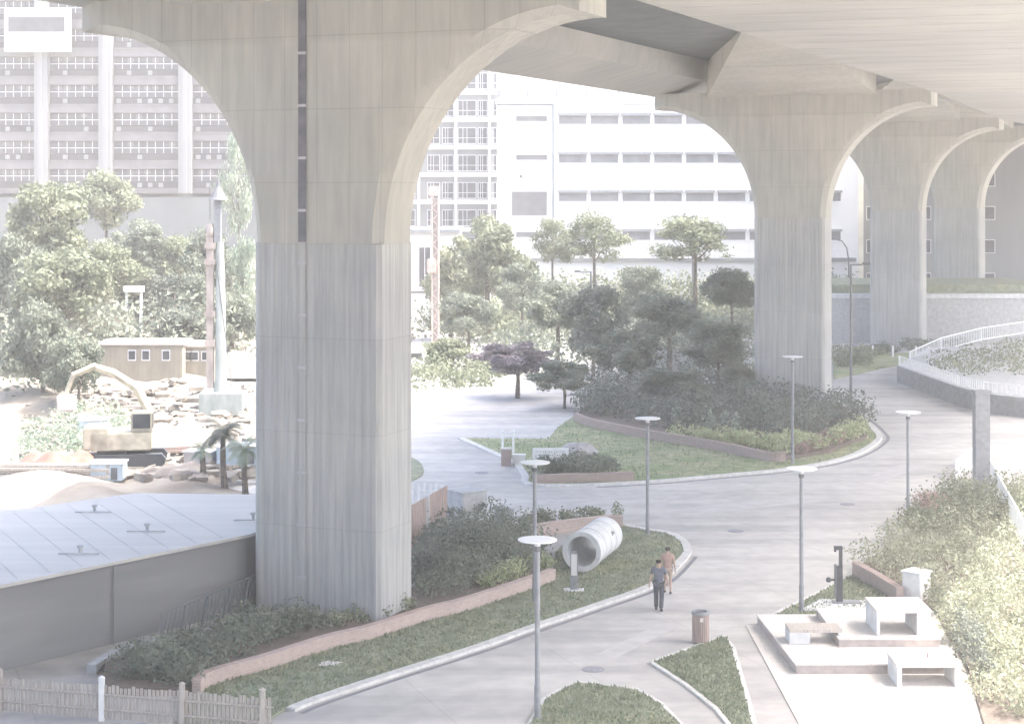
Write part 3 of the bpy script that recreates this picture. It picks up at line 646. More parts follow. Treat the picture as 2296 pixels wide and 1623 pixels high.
me = rockmesh(.6, 3, (1.5, .8, .85)); me.materials.append(M['rock']); X, d = G(1297, 1025); o = linkmesh('boulder', me); o.location = (X, d, .3); tag(o, 'rounded grey boulder right of the white signboard', 'boulder')

# ------------------------------------------------------------------ exercise post
X, d = G(1880, 1356); t = thing('exercise_post', 'dark metal post with hooked top and side knob on a pale concrete pad', 'exercise post', (X, d, .085))
mb = MB(); mb.box(-.07, .13, -.1, .1, 0, 1.25); mb.box(.02, .13, -.07, .07, 1.252, 1.80); mb.build('column', 'dark_metal', t, bevel=.012)
mb = MB(); mb.box(-.15, .13, -.07, .07, 1.803, 1.93); mb.box(-.15, -.08, -.06, .06, 1.74, 1.80); mb.build('hook', 'dark_metal', t)
mb = MB(); mb.box(-.13, -.072, -.09, .09, .2, 1.3); mb.build('side_plate', 'lamp_dark', t)
mb = MB(); mb.tube([(-.132, 0, .78), (-.3, 0, .78)], .035, 8); mb.lathe([(.001, -.1), (.08, -.06), (.09, 0), (.08, .06), (.001, .1)], 12, (-.34, 0, .78)); mb.build('knob', 'dark_metal', t, smooth=True)
mb = MB(); mb.box(-.2, .75, -.2, .2, .0, .05); mb.build('base_plate', 'lamp_metal', t)

# ------------------------------------------------------------------ terraces, benches at lower right
mb = MB(); mb.box(7.6, 13.2, 47.2, 58.0, -.02, .03); struct('pavement', mb, 'stone_tile')
def step(x0, x1, y0, y1, z0, z1, label, x0b=None):
    t = thing('terrace_step', label, 'step'); x0b = x0 if x0b is None else x0b
    mb = MB(); mb.prism([(x0, y0), (x1, y0), (x1, y1), (x0b, y1)], z0, z1 - .05); mb.build('riser', 'riser', t)
    mb = MB(); mb.prism([(x0 - .03, y0 - .03), (x1 + .03, y0 - .03), (x1 + .03, y1), (x0b - .03, y1)], z1 - .048, z1); mb.build('tread', 'stone_tile', t)
step(8.3, 12.9, 52.1, 58.2, .0, .33, 'lower broad stone terrace step with brown riser, at the front', 8.0)
step(9.9, 12.95, 54.0, 58.0, .33, .60, 'upper stone terrace step with brown riser, behind the slatted bench')
def bench(x0, x1, y0, y1, z0, h, lw, rw, label, slats=False, name='stone_bench'):
    t = thing(name, label, 'bench', ((x0 + x1) / 2, y0, z0)); w = (x1 - x0) / 2; dp = y1 - y0
    mb = MB(); mb.box(-w, -w + lw, 0, dp, 0, h - .1); mb.build('leg', 'concrete_pale', t, bevel=.01)
    mb = MB(); mb.box(w - rw, w, 0, dp, 0, h - .1); mb.build('leg', 'concrete_pale', t, bevel=.01)
    mb = MB()
    if slats:
        for i in range(6): y = i * dp / 6; mb.box(-w, w, y, y + dp / 6 - .03, h - .098, h)
    else: mb.box(-w - .02, w + .02, -.02, dp + .02, h - .098, h)
    mb.build('seat', 'timber_pale' if slats else 'stone', t, bevel=.006)
    return t
bench(8.45, 10.05, 54.3, 55.2, .335, .45, .62, .12, 'low bench with a solid pale block at its left end and dark gap below', True)
bench(11.1, 12.75, 54.3, 56.0, .605, .78, .10, .42, 'high stone portal bench on the upper step, below the white cabinet')
bench(10.95, 12.75, 50.7, 52.0, .03, .66, .13, .16, 'low stone table with dark opening at the bottom right corner')
X, d = G(2003, 1457, .7); mb = MB(); mb.lathe([(.05, 0), (.05, .12), (.02, .16), (.02, .24)], 10); tag(mb.build('bottle', 'timber', loc=(12.0, 51.4, .692), smooth=True), 'small brown bottle standing on the low stone table', 'bottle')
mb = MB(); mb.box(13.25, 13.55, 50, 58, -.02, .3); 
brR = [G(1918, 1292), G(1965, 1318), G(2018, 1352)]
brickwall(brR, .5, 'brick_dark', 'short dark brick wall holding back the sunlit hedge at the right')

# right hand hedges
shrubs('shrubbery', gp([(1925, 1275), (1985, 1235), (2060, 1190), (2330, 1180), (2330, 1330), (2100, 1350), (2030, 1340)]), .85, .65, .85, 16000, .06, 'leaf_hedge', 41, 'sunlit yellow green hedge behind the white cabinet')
shrubs('shrubbery', gp([(2000, 1235), (2060, 1175), (2120, 1125), (2330, 1120), (2330, 1200), (2100, 1215)]), .9, .7, 1.15, 11000, .065, 'leaf_lit', 42, 'taller green bushes beside the white stair railing at the right')
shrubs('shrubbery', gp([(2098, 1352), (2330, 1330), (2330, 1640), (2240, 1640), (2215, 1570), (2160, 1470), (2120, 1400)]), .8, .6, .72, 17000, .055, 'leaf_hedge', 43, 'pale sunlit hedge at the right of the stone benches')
shrubs('shrubbery', gp([(2050, 1190), (2100, 1155), (2110, 1180), (2080, 1215)]), .7, .5, 1.1, 1500, .06, 'leaf_pink', 44, 'reddish leaves at the corner of the right hand bushes')
shrubs('shrubbery', gp([(2120, 1440), (2180, 1440), (2230, 1560), (2160, 1580)]), .8, .35, 1.25, 1800, .05, 'leaf_dark', 45, 'dark speckled bush between the stone benches and the pale hedge')
P = gp([(1925, 1275), (2060, 1190), (2330, 1120), (2330, 1660), (2215, 1660), (2170, 1500), (2098, 1370), (2030, 1355)]); mb = MB(); mb.prism(P, -.02, .12); struct('planting_bed', mb, 'soil')

# ramp wall with white railings, stair railing, concrete post
def railing(pts, h, label, step=.28, z0s=None, m='white_paint', name='railing', rails=(0.0, .5), r=.03):
    t = thing(name, label, 'railing'); z0s = z0s or [0] * len(pts); bm_ = MB(); rl = MB(); pos = MB(); acc = 0
    for i in range(len(pts) - 1):
        a = Vector((*pts[i], z0s[i])); b = Vector((*pts[i + 1], z0s[i + 1])); L = (b - a).length; n = max(1, int(L / step))
        for k in range(n):
            p = a.lerp(b, k / n); bm_ = MB(); bm_.tube([(p.x, p.y, p.z + .08), (p.x, p.y, p.z + h)], r * .6, 5); bm_.build('baluster', m, t)
        for q in (h, .1): rl.tube([(a.x, a.y, a.z + q), (b.x, b.y, b.z + q)], r, 7)
    rl.build('rail', m, t); 
    for i in range(len(pts)):
        p = (*pts[i], z0s[i]); mp_ = MB(); mp_.tube([(p[0], p[1], p[2] - .05), (p[0], p[1], p[2] + h + .04)], r * 1.5, 8); mp_.build('post', m, t)
    return t
w0 = [G(2011, 857), G(2141, 907), G(2200, 925), G(2330, 940)]
t = tag(ribbon('ramp_wall', w0, 0, .35, -.02, 1.25, 'concrete'), 'grey retaining wall of the ramp at the right, below the white railings', 'retaining wall')
mb = MB(); mb.prism([w0[0], w0[1], w0[2], w0[3], G(2330, 800), G(2080, 812)], .0, 1.2); struct('pavement', mb, 'concrete')
railing([offset(w0, .17)[i] for i in range(4)], .7, 'white railing on top of the grey ramp wall', .35, [1.25] * 4, r=.035)
railing([G(2040, 838), G(2110, 815), G(2200, 795), G(2330, 775)], 1.1, 'long white railing curving away behind the ramp', .4, [.6, 1.0, 1.2, 1.3], r=.045)
shrubs('shrubbery', [G(2060, 840), G(2330, 800), G(2330, 880), G(2150, 885)], 2.0, 1.0, .8, 3000, .1, 'leaf_lit', 46, 'low green planting on top of the ramp behind the white railing', z0=1.2)
railing([G(2143, 1078), G(2190, 1042)], 1.0, 'short white railing section at the head of the stairs', .2, r=.04)
railing([G(2190, 1042), G(2240, 1150), G(2300, 1270)], 1.1, 'white stair railing running down the right edge behind the bushes', .25, [.5, .5, .5], r=.04)
X, d = G(2200, 1108); mb = MB(); mb.box(-.34, .34, -.3, .3, 0, 4.75); t = thing('concrete_post', 'plain tall grey concrete post at the right edge above the bushes', 'post', (X, d, 0)); mb.build('shaft', 'lamp_metal', t, bevel=.02)
mb = MB(); mb.box(-.38, .38, -.34, .34, 4.752, 4.85); mb.build('cap', 'lamp_metal', t)
for i, x in enumerate((1957, 2002, 2054, 2082)):
    X, d = G(x, 802 + i); mb = MB(); mb.lathe([(.09, 0), (.09, 1.0), (.03, 1.06)], 10); tag(mb.build('bollard', 'white_paint', loc=(X, d, 0), smooth=True), ['leftmost', 'second from left', 'third from left', 'rightmost'][i] + ' of the four white bollards at the foot of the third pier', 'bollard', 'white bollards by the third pier')
mb = MB(); P = gp([(1868, 850), (1868, 800), (2100, 790), (2100, 806), (1975, 826), (1930, 838)]); mb.prism(P, -.02, .1); struct('lawn', mb, 'dry_turf')
shrubs('shrubbery', gp([(1870, 835), (1870, 800), (1970, 800), (1970, 822)]), 1.6, .9, .9, 2500, .11, 'leaf_lit', 47, 'small green and pink planting between the second and third piers')
shrubs('shrubbery', gp([(1960, 800), (2160, 790), (2160, 782), (1960, 790)]), 2, 1.1, .9, 2500, .12, 'leaf_mid', 48, 'green strip along the foot of the third pier')

# ------------------------------------------------------------------ people
def skin(name, V, E, Rd, m, parent, sub=2):
    me = bpy.data.meshes.new(name); me.from_pydata(V, E, []); o = bpy.data.objects.new(name, me); col.objects.link(o)
    md = o.modifiers.new('s', 'SKIN'); md.use_smooth_shade = True
    for i, r in enumerate(Rd): me.skin_vertices[0].data[i].radius = (r, r) if not isinstance(r, tuple) else r
    me.skin_vertices[0].data[0].use_root = True
    o.modifiers.new('u', 'SUBSURF').levels = sub
    dg = bpy.context.evaluated_depsgraph_get(); m2 = bpy.data.meshes.new_from_object(o.evaluated_get(dg)); m2.name = name
    bpy.data.objects.remove(o); m2.materials.clear(); m2.materials.append(M[m])
    for p in m2.polygons: p.use_smooth = True
    q = bpy.data.objects.new(name, m2); col.objects.link(q); q.parent = parent; return q
def chain(V, E, Rd, start, pts, rads):
    prev = start
    for p, r in zip(pts, rads): V.append(p); Rd.append(r); E.append((prev, len(V) - 1)); prev = len(V) - 1
    return prev
def person(label, loc, rz, H, top_m, leg_m, stride, arm_sw, shorts=False, female=False):
    k = H / 1.72; t = thing('person', label, 'person', loc, rz, 'people walking across the paving')
    sw = .165 if female else .19; V = []; E = []; Rd = []
    def P(x, y, z): return (x * k, y * k, z * k)
    V.append(P(0, 0, .95)); Rd.append((.115 * k, .095 * k))
    ch_ = chain(V, E, Rd, 0, [P(0, .01, 1.12), P(0, 0, 1.32)], [(.115 * k, .09 * k), (.14 * k, .10 * k)])
    nk = chain(V, E, Rd, ch_, [P(0, 0, 1.45), P(0, -.01, 1.52)], [.055 * k, .05 * k])
    hd = chain(V, E, Rd, nk, [P(0, -.02, 1.575), P(0, -.015, 1.64), P(0, -.005, 1.70)], [(.074 * k, .085 * k), (.088 * k, .104 * k), (.06 * k, .07 * k)])
    J = {}
    for s_ in (-1, 1):
        fw = stride * s_
        hip = P(.095 * s_, 0, .90); kn = P(.10 * s_, -.05 - fw * .45, .50); an = P(.10 * s_, -fw + (.03 if fw < 0 else 0), .085 + (.03 if fw < 0 else 0)); toe = P(.105 * s_, -fw - .15, .035 + (.0 if fw >= 0 else .01))
        J[s_] = (hip, kn, an, toe)
        chain(V, E, Rd, 0, [hip, kn, an, toe], [.085 * k, .055 * k, .04 * k, .035 * k])
        a = arm_sw * -s_; sh = P(sw * s_, 0, 1.40); el = P((sw + .07) * s_, .03 - a * .35, 1.13); wr = P((sw + .11) * s_, -a, .89); pm = P((sw + .115) * s_, -a - .02, .82)
        J[('a', s_)] = (sh, el, wr)
        wi = chain(V, E, Rd, ch_, [sh, el, wr, pm], [.052 * k, .04 * k, .027 * k, (.022 * k, .036 * k)])
        for fi, (dy, ln) in enumerate(((-.03, .075), (-.01, .085), (.01, .08), (.03, .062))):
            chain(V, E, Rd, wi, [(pm[0], pm[1] + dy * k, pm[2] - .035 * k), (pm[0] - .008 * s_ * k, pm[1] + dy * k, pm[2] - (.035 + ln * .55) * k), (pm[0] - .022 * s_ * k, pm[1] + dy * k, pm[2] - (.03 + ln) * k)], [.009 * k, .0085 * k, .007 * k])
        chain(V, E, Rd, wi, [(pm[0] - .015 * s_ * k, pm[1] - .045 * k, pm[2] + .005 * k), (pm[0] - .02 * s_ * k, pm[1] - .06 * k, pm[2] - .035 * k)], [.010 * k, .008 * k])
    body = skin('body', V, E, Rd, 'skin', t, 1)
    # face: nose, ears, brow as child pieces
    mb = MB(); mb.lathe([(.001, .022), (.012, 0), (.016, -.02), (.001, -.028)], 8, P(0, -.115, 1.615)); mb.build('nose', 'skin', t, smooth=True)
    for s_ in (-1, 1):
        mb = MB(); mb.lathe([(.001, .03), (.014, .015), (.014, -.015), (.001, -.03)], 8, P(.078 * s_, 0, 1.62)); mb.build('ear', 'skin', t, smooth=True)
        mb = MB(); mb.lathe([(.001, .01), (.011, 0), (.001, -.01)], 8, P(.03 * s_, -.098, 1.64)); mb.build('eye', 'shoe', t, smooth=True)
    mb = MB(); mb.box(-.025 * k, .025 * k, -.108 * k, -.09 * k, 1.568 * k, 1.576 * k); mb.build('mouth', 'top_pink', t)
    # hair
    V = [P(0, .02, 1.705)]; E = []; Rd = [.10 * k]; chain(V, E, Rd, 0, [P(0, .035, 1.64), P(0, .045, 1.57 if not female else 1.54)], [(.104 * k, .10 * k), (.072 * k, .06 * k)]); skin('hair', V, E, Rd, 'hair', t, 2)
    # shirt
    V = [P(0, 0, .86), P(0, 0, .96)]; E = [(0, 1)]; Rd = [(.175 * k, .15 * k), (.17 * k, .14 * k)]; c2 = chain(V, E, Rd, 1, [P(0, .01, 1.12), P(0, 0, 1.33)], [(.155 * k, .13 * k), (.175 * k, .135 * k)])
    chain(V, E, Rd, c2, [P(0, 0, 1.44)], [.075 * k])
    for s_ in (-1, 1):
        sh, el, wr = J[('a', s_)]; mid = tuple(sh[i] + (el[i] - sh[i]) * .75 for i in range(3)); chain(V, E, Rd, c2, [sh, mid], [.072 * k, .062 * k])
    skin('shirt', V, E, Rd, top_m, t, 2)
    V = [P(0, 0, .98)]; E = []; Rd = [(.165 * k, .14 * k)]
    for s_ in (-1, 1):
        hip, kn, an, toe = J[s_]
        if shorts: kk_ = tuple(hip[i] + (kn[i] - hip[i]) * .8 for i in range(3)); chain(V, E, Rd, 0, [hip, kk_], [.11 * k, .095 * k])
        else: chain(V, E, Rd, 0, [hip, kn, (an[0], an[1], an[2] - .02)], [.11 * k, .085 * k, .075 * k])
    skin('shorts' if shorts else 'trousers', V, E, Rd, leg_m, t, 2)
    for s_ in (-1, 1):
        hip, kn, an, toe = J[s_]; V = [(an[0], an[1] + .04 * k, .05 * k + (an[2] - .085 * k))]; E = []; Rd = [.05 * k]; chain(V, E, Rd, 0, [((an[0] + toe[0]) / 2, (an[1] + toe[1]) / 2, .045 * k), (toe[0], toe[1] - .02, .04 * k)], [.05 * k, .042 * k]); skin('shoe', V, E, Rd, 'shoe', t, 1)
    return t
X, d = G(1477, 1369); person('man in dark grey clothes walking away, nearer of the two people', (X, d, 0), R(168), 1.75, 'shirt_grey', 'trouser_dark', .12, .10)
X, d = G(1497, 1330); person('person in a pinkish top and beige shorts walking just beyond the man in grey', (X, d, 0), R(175), 1.66, 'top_pink', 'shorts_beige', .14, -.09, True, True)

# ------------------------------------------------------------------ BUILDINGS
def win(t, x0, x1, z0, z1, y, fr='frame', gl='glass_dark', mull=(), rec=.12, fw=.08, tr=()):
    """a window as a framed part with its pane as sub-part, sitting proud of the wall face at y"""
    mb = MB(); mb.box(x0, x1, y - .07, y - .003, z0, z0 + fw); mb.box(x0, x1, y - .07, y - .003, z1 - fw, z1)
    mb.box(x0, x0 + fw, y - .068, y - .003, z0 + fw, z1 - fw); mb.box(x1 - fw, x1, y - .068, y - .003, z0 + fw, z1 - fw)
    for m_ in mull: mb.box(m_ - fw * .4, m_ + fw * .4, y - .066, y - .003, z0 + fw, z1 - fw)
    for q in tr: mb.box(x0 + fw, x1 - fw, y - .062, y - .003, q - fw * .4, q + fw * .4)
    f = mb.build('window', fr, t); mb = MB(); mb.box(x0 + fw * .5, x1 - fw * .5, y - .03, y - .002, z0 + fw * .5, z1 - fw * .5); mb.build('pane', gl, f); return f
# left high-rise
D0 = 220.0; t = thing('tower_block', 'tall grey tower block with horizontal window bands and three pale pillars, upper left', 'building', (0, 0, 0))
mb = MB(); mb.box(-82, -29, D0, D0 + 25, 0, 13.9); mb.build('podium', 'podium', t)
mb = MB(); mb.box(-82, -29, D0 + 1.2, D0 + 24, 13.902, 46); mb.build('core', 'louvre', t)
pil = [-74.5, -66.3, -57.9, -50.0, -40.2, -30.2]
for x in pil: mb = MB(); mb.box(x - .8, x + .8, D0 - .9, D0 + 1.19, 13.902, 46); mb.box(x - .28, x + .28, D0 - 1.15, D0 - .902, 13.902, 46); mb.build('pillar', 'grey_wall', t)
rr = random.Random(5)
for i in range(10):
    zc = 12.65 + i * 3.46
    for j in range(len(pil) - 1):
        x0, x1 = pil[j] + .82, pil[j + 1] - .82
        if zc > 13:
            mb = MB(); mb.box(x0, x1, D0 + .55, D0 + 1.18, zc - .75, zc + .72); w = mb.build('window', 'glass_grey', t)
            mb = MB(); k = int((x1 - x0) / .95)
            for q in range(1, k): xq = x0 + q * (x1 - x0) / k; mb.box(xq - .035, xq + .035, D0 + .5, D0 + .548, zc - .7, zc + .7)
            mb.box(x0, x1, D0 + .47, D0 + .498, zc - .12, zc - .04); mb.build('mullions', 'frame', w)
            mb = MB()
            for q in range(1, k):
                if rr.random() < .4: xq = x0 + q * (x1 - x0) / k; mb.box(xq - .4, xq + .4, D0 + .515, D0 + .546, zc + .0 + rr.uniform(0, .3), zc + .66)
            mb.build('blind', 'spandrel', w)
        mb = MB(); z0 = zc + .78; mb.box(x0, x1, D0, D0 + 1.17, z0, z0 + 1.05); mb.box(x0, x1, D0 - .12, D0 - .002, z0 + .95, z0 + 1.1); mb.build('spandrel', 'spandrel', t)
        mb = MB(); mb.box(x0, x1, D0 + .3, D0 + 1.16, z0 + 1.12, z0 + 1.85)
        kk = int((x1 - x0) / 1.3); lv = mb.build('louvre_band', 'louvre', t)
        for q in range(kk):
            if 12 < zc < 32 and rr.random() < .45: xq = x0 + .35 + q * 1.3; mb = MB(); mb.box(xq, xq + .55, D0 + .12, D0 + .298, z0 + 1.2, z0 + 1.75); mb.build('air_conditioner', 'grey_wall', lv)
mb = MB(); mb.box(-62, -54.1, D0 - 2.2, D0 - .92, 31.2, 36.5); b_ = mb.build('balcony', 'white_wall', t)
mb = MB(); mb.box(-61.5, -54.6, D0 - 2.26, D0 - 2.202, 33.6, 35.4); mb.build('pane', 'glass_grey', b_)

# apartment block in the middle
D1 = 240.0; t = thing('apartment_block', 'pale apartment block with bay windows left of the white building', 'building')
mb = MB(); mb.box(-34, -1.9, D1, D1 + 20, 0, 42); mb.build('wall', 'grey_wall', t)
mb = MB()
for x in (-12.55, -7.55, -3.05, -17): mb.box(x - .18, x + .18, D1 - .5, D1 - .002, 0, 42)
mb.build('fin', 'white_wall', t)
for i in range(10):
    z = 5.8 + i * 3.68
    for (a, b) in ((-16.6, -13.0), (-11.4, -9.7), (-9.4, -7.85), (-7.3, -4.8), (-4.6, -3.3), (-2.85, -2.05)):
        win(t, a, b, z, z + 2.2, D1, mull=((a + b) / 2, a + (b - a) * .28), tr=(z + .8,), gl=('glass_dark', 'glass_grey', 'glass_grey', 'glass_dark')[rr.randrange(4)])
    mb = MB(); mb.box(-16.7, -1.95, D1 - .35, D1 - .003, z - .75, z - .15); mb.build('balcony_slab', 'white_wall', t)

# white industrial building
D2 = 205.0; t = thing('industrial_building', 'large white building with rows of grey strip windows, behind the trees', 'building')
mb = MB(); mb.box(-1.7, 39.8, D2, D2 + 30, 0, 24.2); mb.build('wall', 'white_wall', t)
mb = MB(); mb.box(-1.9, 40.0, D2 - .2, D2 + 30.2, 24.202, 24.8); mb.build('parapet', 'white_wall', t)
mb = MB(); mb.box(.2, 27, D2 + 6, D2 + 24, 24.203, 28.4); mb.build('penthouse', 'white_wall', t)
for x in (-1.5, 1.8, 5.1, 8.6, 12.3, 16.1, 19.8): mb = MB(); mb.box(x - .12, x + .12, D2 + .0, D2 + .25, 24.802, 25.7); mb.build('roof_post', 'lamp_metal', t)
mb = MB(); mb.box(-1.5, 19.8, D2 + .1, D2 + .15, 25.4, 25.46); mb.build('roof_rail', 'frame', t)
for zt in (23.1, 18.65, 14.25, 9.8):
    for k in range(9):
        x0 = 5.3 + k * 3.65; w = win(t, x0, x0 + 3.36, zt - 1.35, zt, D2, gl='strip_glass', fr='frame', mull=(), fw=.1)
        mb = MB(); mb.box(x0 - .04, x0 + 3.4, D2 - .34, D2 - .072, zt - .28, zt + .02); mb.build('canopy', 'lamp_metal', w)
    win(t, .4, 4.1, zt - 1.0, zt - .25, D2, gl='spandrel', fr='frame')
mb = MB(); mb.box(.0, 4.0, D2 - .1, D2 - .004, 11.4, 14.1); mb.build('panel', 'spandrel', t)
mb = MB(); mb.tube([(4.75, D2 - .12, 0), (4.75, D2 - .12, 24.0)], .09, 8); mb.build('drain_pipe', 'lamp_metal', t)
mb = MB(); mb.box(-1.7, 4.7, D2 - .09, D2 - .003, 24.0, 24.15); mb.build('cornice_line', 'lamp_metal', t)
mb = MB(); mb.lathe([(.18, 0), (.18, .15)], 12, (0, 0, 0), Matrix.Translation((1.05, D2 - .02, 15.85)) @ Matrix.Rotation(R(90), 4, 'X')); mb.build('vent', 'lamp_dark', t)
t = thing('grey_building', 'grey side building with a cream end wall seen between the second and third piers', 'building')
mb = MB(); mb.box(40.6, 62, D2 + 4, D2 + 26, 0, 30); mb.build('wall', 'grey_wall', t)
mb = MB(); mb.box(39.9, 40.59, D2 + 1, D2 + 20, 0, 30); mb.build('end_wall', 'cream_wall', t)
for i in range(7):
    for x in (41.5, 44.5, 47.5, 50.5, 55): win(t, x, x + 1.6, 3 + i * 3.9, 4.6 + i * 3.9, D2 + 4, gl='glass_grey')
t = thing('far_block', 'pale residential block glimpsed at the right edge beyond the farthest pier', 'building')
mb = MB(); mb.box(64, 95, 235, 255, 0, 30); mb.build('wall', 'white_wall', t)
for i in range(8):
    for x in (65.5, 68.5, 71.5, 75): win(t, x, x + 1.8, 2 + i * 3.4, 3.9 + i * 3.4, 235, gl='glass_dark')
# small white house left of trees
D3 = 185.0; t = thing('white_house', 'small white building with a dark roof line just right of the nearest pier', 'building')
mb = MB(); mb.box(-24, -5.6, D3, D3 + 14, 0, 9.8); mb.build('wall', 'white_wall', t)
mb = MB(); mb.box(-24.2, -5.4, D3 - .3, D3 + 14.2, 9.803, 10.2); mb.build('roof', 'lamp_metal', t)
mb = MB(); mb.box(-24.1, -5.5, D3 - .12, D3 - .003, 3.6, 3.8); mb.build('string_course', 'spandrel', t)
win(t, -9.7, -8.4, 4.2, 8.4, D3, gl='glass_grey', mull=(-9.05,)); win(t, -13.5, -12.2, 4.2, 8.4, D3, gl='glass_grey'); win(t, -7.6, -6.9, .6, 3.0, D3, gl='glass_grey')
# boundary wall, hedge, far fences
t = thing('boundary_wall', 'long pale wall with a parapet in front of the white building', 'wall')
mb = MB(); mb.box(2, 38, 197, 197.6, 0, 6.4); mb.build('panel', 'white_wall', t); mb = MB(); mb.box(2, 38, 196.8, 197.8, 6.402, 6.8); mb.build('coping', 'grey_wall', t)
mb = MB()
for i in range(19): mb.box(2 + i * 2, 2.12 + i * 2, 197.1, 197.3, 6.802, 7.7)
mb.box(2, 38, 197.15, 197.25, 7.702, 7.8); mb.build('railing', 'frame', t)
tag(linkmesh('hedge', leaves('hedge', [(x * 2.2 + 3, 192, 2.6) for x in range(16)], [(1.8, 1.3, 2.7)] * 16, 11000, .2, 77, 'leaf_lit')), 'long pale green hedge in front of the boundary wall', 'hedge')
t = thing('retaining_wall', 'grey retaining wall between the second and third piers with a white top rail', 'wall')
mb = MB(); mb.box(26, 50, 166, 167, 0, 4.2); mb.build('panel', 'concrete', t); mb = MB(); mb.box(26, 50, 165.8, 167.1, 4.202, 4.6); mb.build('coping', 'concrete_pale', t)
mb = MB(); mb.box(34.6, 35.5, 165.93, 165.998, 0, 3.4); mb.build('door', 'lamp_dark', t)
mb = MB(); mb.prism([(26, 167.1), (50, 167.1), (50, 180), (26, 180)], 4.0, 5.4); struct('bank', mb, 'turf')
for i, (x, y, w, h, lab) in enumerate(((1640, 830, 3.2, 1.1, 'low white wall panel among the bushes left of the second pier'), (1500, 838, 3.6, 1.7, 'pale grey garden wall among the dark trees in mid-distance'))):
    X, d = G(x, y); t = thing('garden_wall', lab, 'wall', (X, d, 0)); mb = MB(); mb.box(-w / 2, w / 2, -.12, .12, 0, h); mb.build('panel', 'concrete_pale', t); mb = MB(); mb.box(-w / 2 - .05, w / 2 + .05, -.16, .16, h + .002, h + .1); mb.build('coping', 'concrete', t)

# ------------------------------------------------------------------ TREES
LT = [(110, 500, 92, 95, 132, 'lit', 'broad sunlit tree at the far left edge below the tower block'),
      (238, 462, 72, 72, 158, 'lit', 'tallest sunlit round tree in front of the tower block podium'),
      (150, 650, 100, 92, 124, 'lit', 'large sunlit tree in the middle of the left wood'),
      (315, 555, 78, 66, 150, 'mid', 'mid green tree right of the tallest sunlit tree'),
      (405, 590, 66, 62, 150, 'lit', 'light green tree left of the drilling rig mast'),
      (95, 790, 74, 105, 112, 'mid', 'dark leafy tree at the left edge above the excavator'),
      (175, 825, 62, 72, 109, 'mid', 'bushy tree left of the tan site cabin'),
      (345, 665, 62, 58, 140, 'dark', 'shaded dark tree in the hollow behind the white gate'),
      (438, 690, 52, 80, 134, 'mid', 'drooping green tree directly left of the drilling rig'),
      (245, 620, 76, 70, 138, 'lit', 'sunlit tree between the large tree and the shaded hollow'),
      (395, 735, 58, 48, 128, 'dark', 'dark low tree above the brown pipe stack'),
      (535, 430, 42, 130, 165, 'pale', 'tall thin pale feathery tree behind the drilling rig'),
      (545, 640, 38, 110, 140, 'pale', 'pale green creeper covered tree at the left edge of the nearest pier'),
      (470, 600, 60, 80, 142, 'mid', 'green tree directly behind the drilling rig mast'),
       (520, 720, 62, 62, 132, 'mid', 'green tree between the drilling rig and the nearest pier'),
       (40, 640, 80, 120, 128, 'mid', 'green tree cut by the left edge of the picture')]
MT_ = [(1092, 585, 100, 104, 168, 'lit', 'large light green tree right of the orange mast'),
       (1238, 548, 50, 50, 172, 'umb', 'light green tree with a thin bare trunk, left of two by the white building'),
       (1332, 550, 68, 54, 170, 'umb', 'wider light green tree with a thin trunk, right of two by the white building'),
       (1558, 548, 90, 54, 176, 'umb', 'wide domed light green tree behind the tall road lamp'),
       (1250, 690, 78, 62, 146, 'mid', 'mid green tree below the two thin-trunked trees'),
       (1330, 720, 70, 80, 136, 'dark', 'dark upright tree around the short-armed road lamp'),
       (1640, 655, 62, 50, 134, 'mid', 'grey green tree touching the left side of the second pier'),
       (1500, 715, 88, 60, 138, 'mid', 'grey green tree in the middle of the far planting'),
       (1410, 790, 84, 54, 126, 'mid', 'shaded tree behind the grey garden wall'),
       (1610, 775, 74, 58, 122, 'mid', 'bushy tree left of the foot of the second pier'),
       (1160, 800, 84, 42, 122, 'purple', 'purple flowering tree in the middle distance'),
       (1050, 705, 62, 52, 152, 'mid', 'soft green tree at the foot of the large light tree'),
       (1265, 845, 70, 38, 116, 'mid', 'low round green tree right of the purple flowering tree'),
       (1510, 860, 86, 36, 114, 'mid', 'low green tree at the back of the middle island'),
       (1655, 850, 40, 34, 118, 'mid', 'small bush-like tree against the left foot of the second pier'),
       (1010, 660, 56, 70, 170, 'lit', 'light green tree filling the gap between the orange mast and the large tree'),
       (1170, 650, 58, 62, 162, 'mid', 'soft green tree right below the large light tree'),
       (1440, 650, 52, 56, 168, 'mid', 'mid green tree in front of the pale hedge'),
       (1000, 790, 60, 30, 140, 'lit', 'low light bush beside the white van')]
for i, (cx, cy, rx, ry, d, k, lab) in enumerate(LT): tree(cx, cy, rx, ry, d, k, lab, i, 'trees on the slope at the left')
for i, (cx, cy, rx, ry, d, k, lab) in enumerate(MT_): tree(cx, cy, rx, ry, d, k, lab, i + 3, 'trees beyond the road in the middle')
slope = [(-95, 112), (-34, 106), (-26, 118), (-20, 126), (-17, 140), (-19, 165), (-95, 165)]
def mid_shrubs():
    for (P_, hh, sz, mt_, sd, lab, nn_) in ((gp([(1150, 835), (1360, 850), (1690, 862), (1690, 760), (1250, 735), (1120, 790)]), 3.0, .16, 'leaf_mid', 91, 'shaded green undergrowth below the middle distance trees', 16000),
            (gp([(950, 760), (1150, 790), (1250, 735), (1690, 760), (1690, 712), (960, 715)]), 3.2, .2, 'leaf_lit', 92, 'sunlit green undergrowth in front of the white building', 15000)):
        shrubs('undergrowth', P_, 2.6, 2.0, hh, nn_, sz, mt_, sd, lab, z0=0, cat='undergrowth')
mid_shrubs()
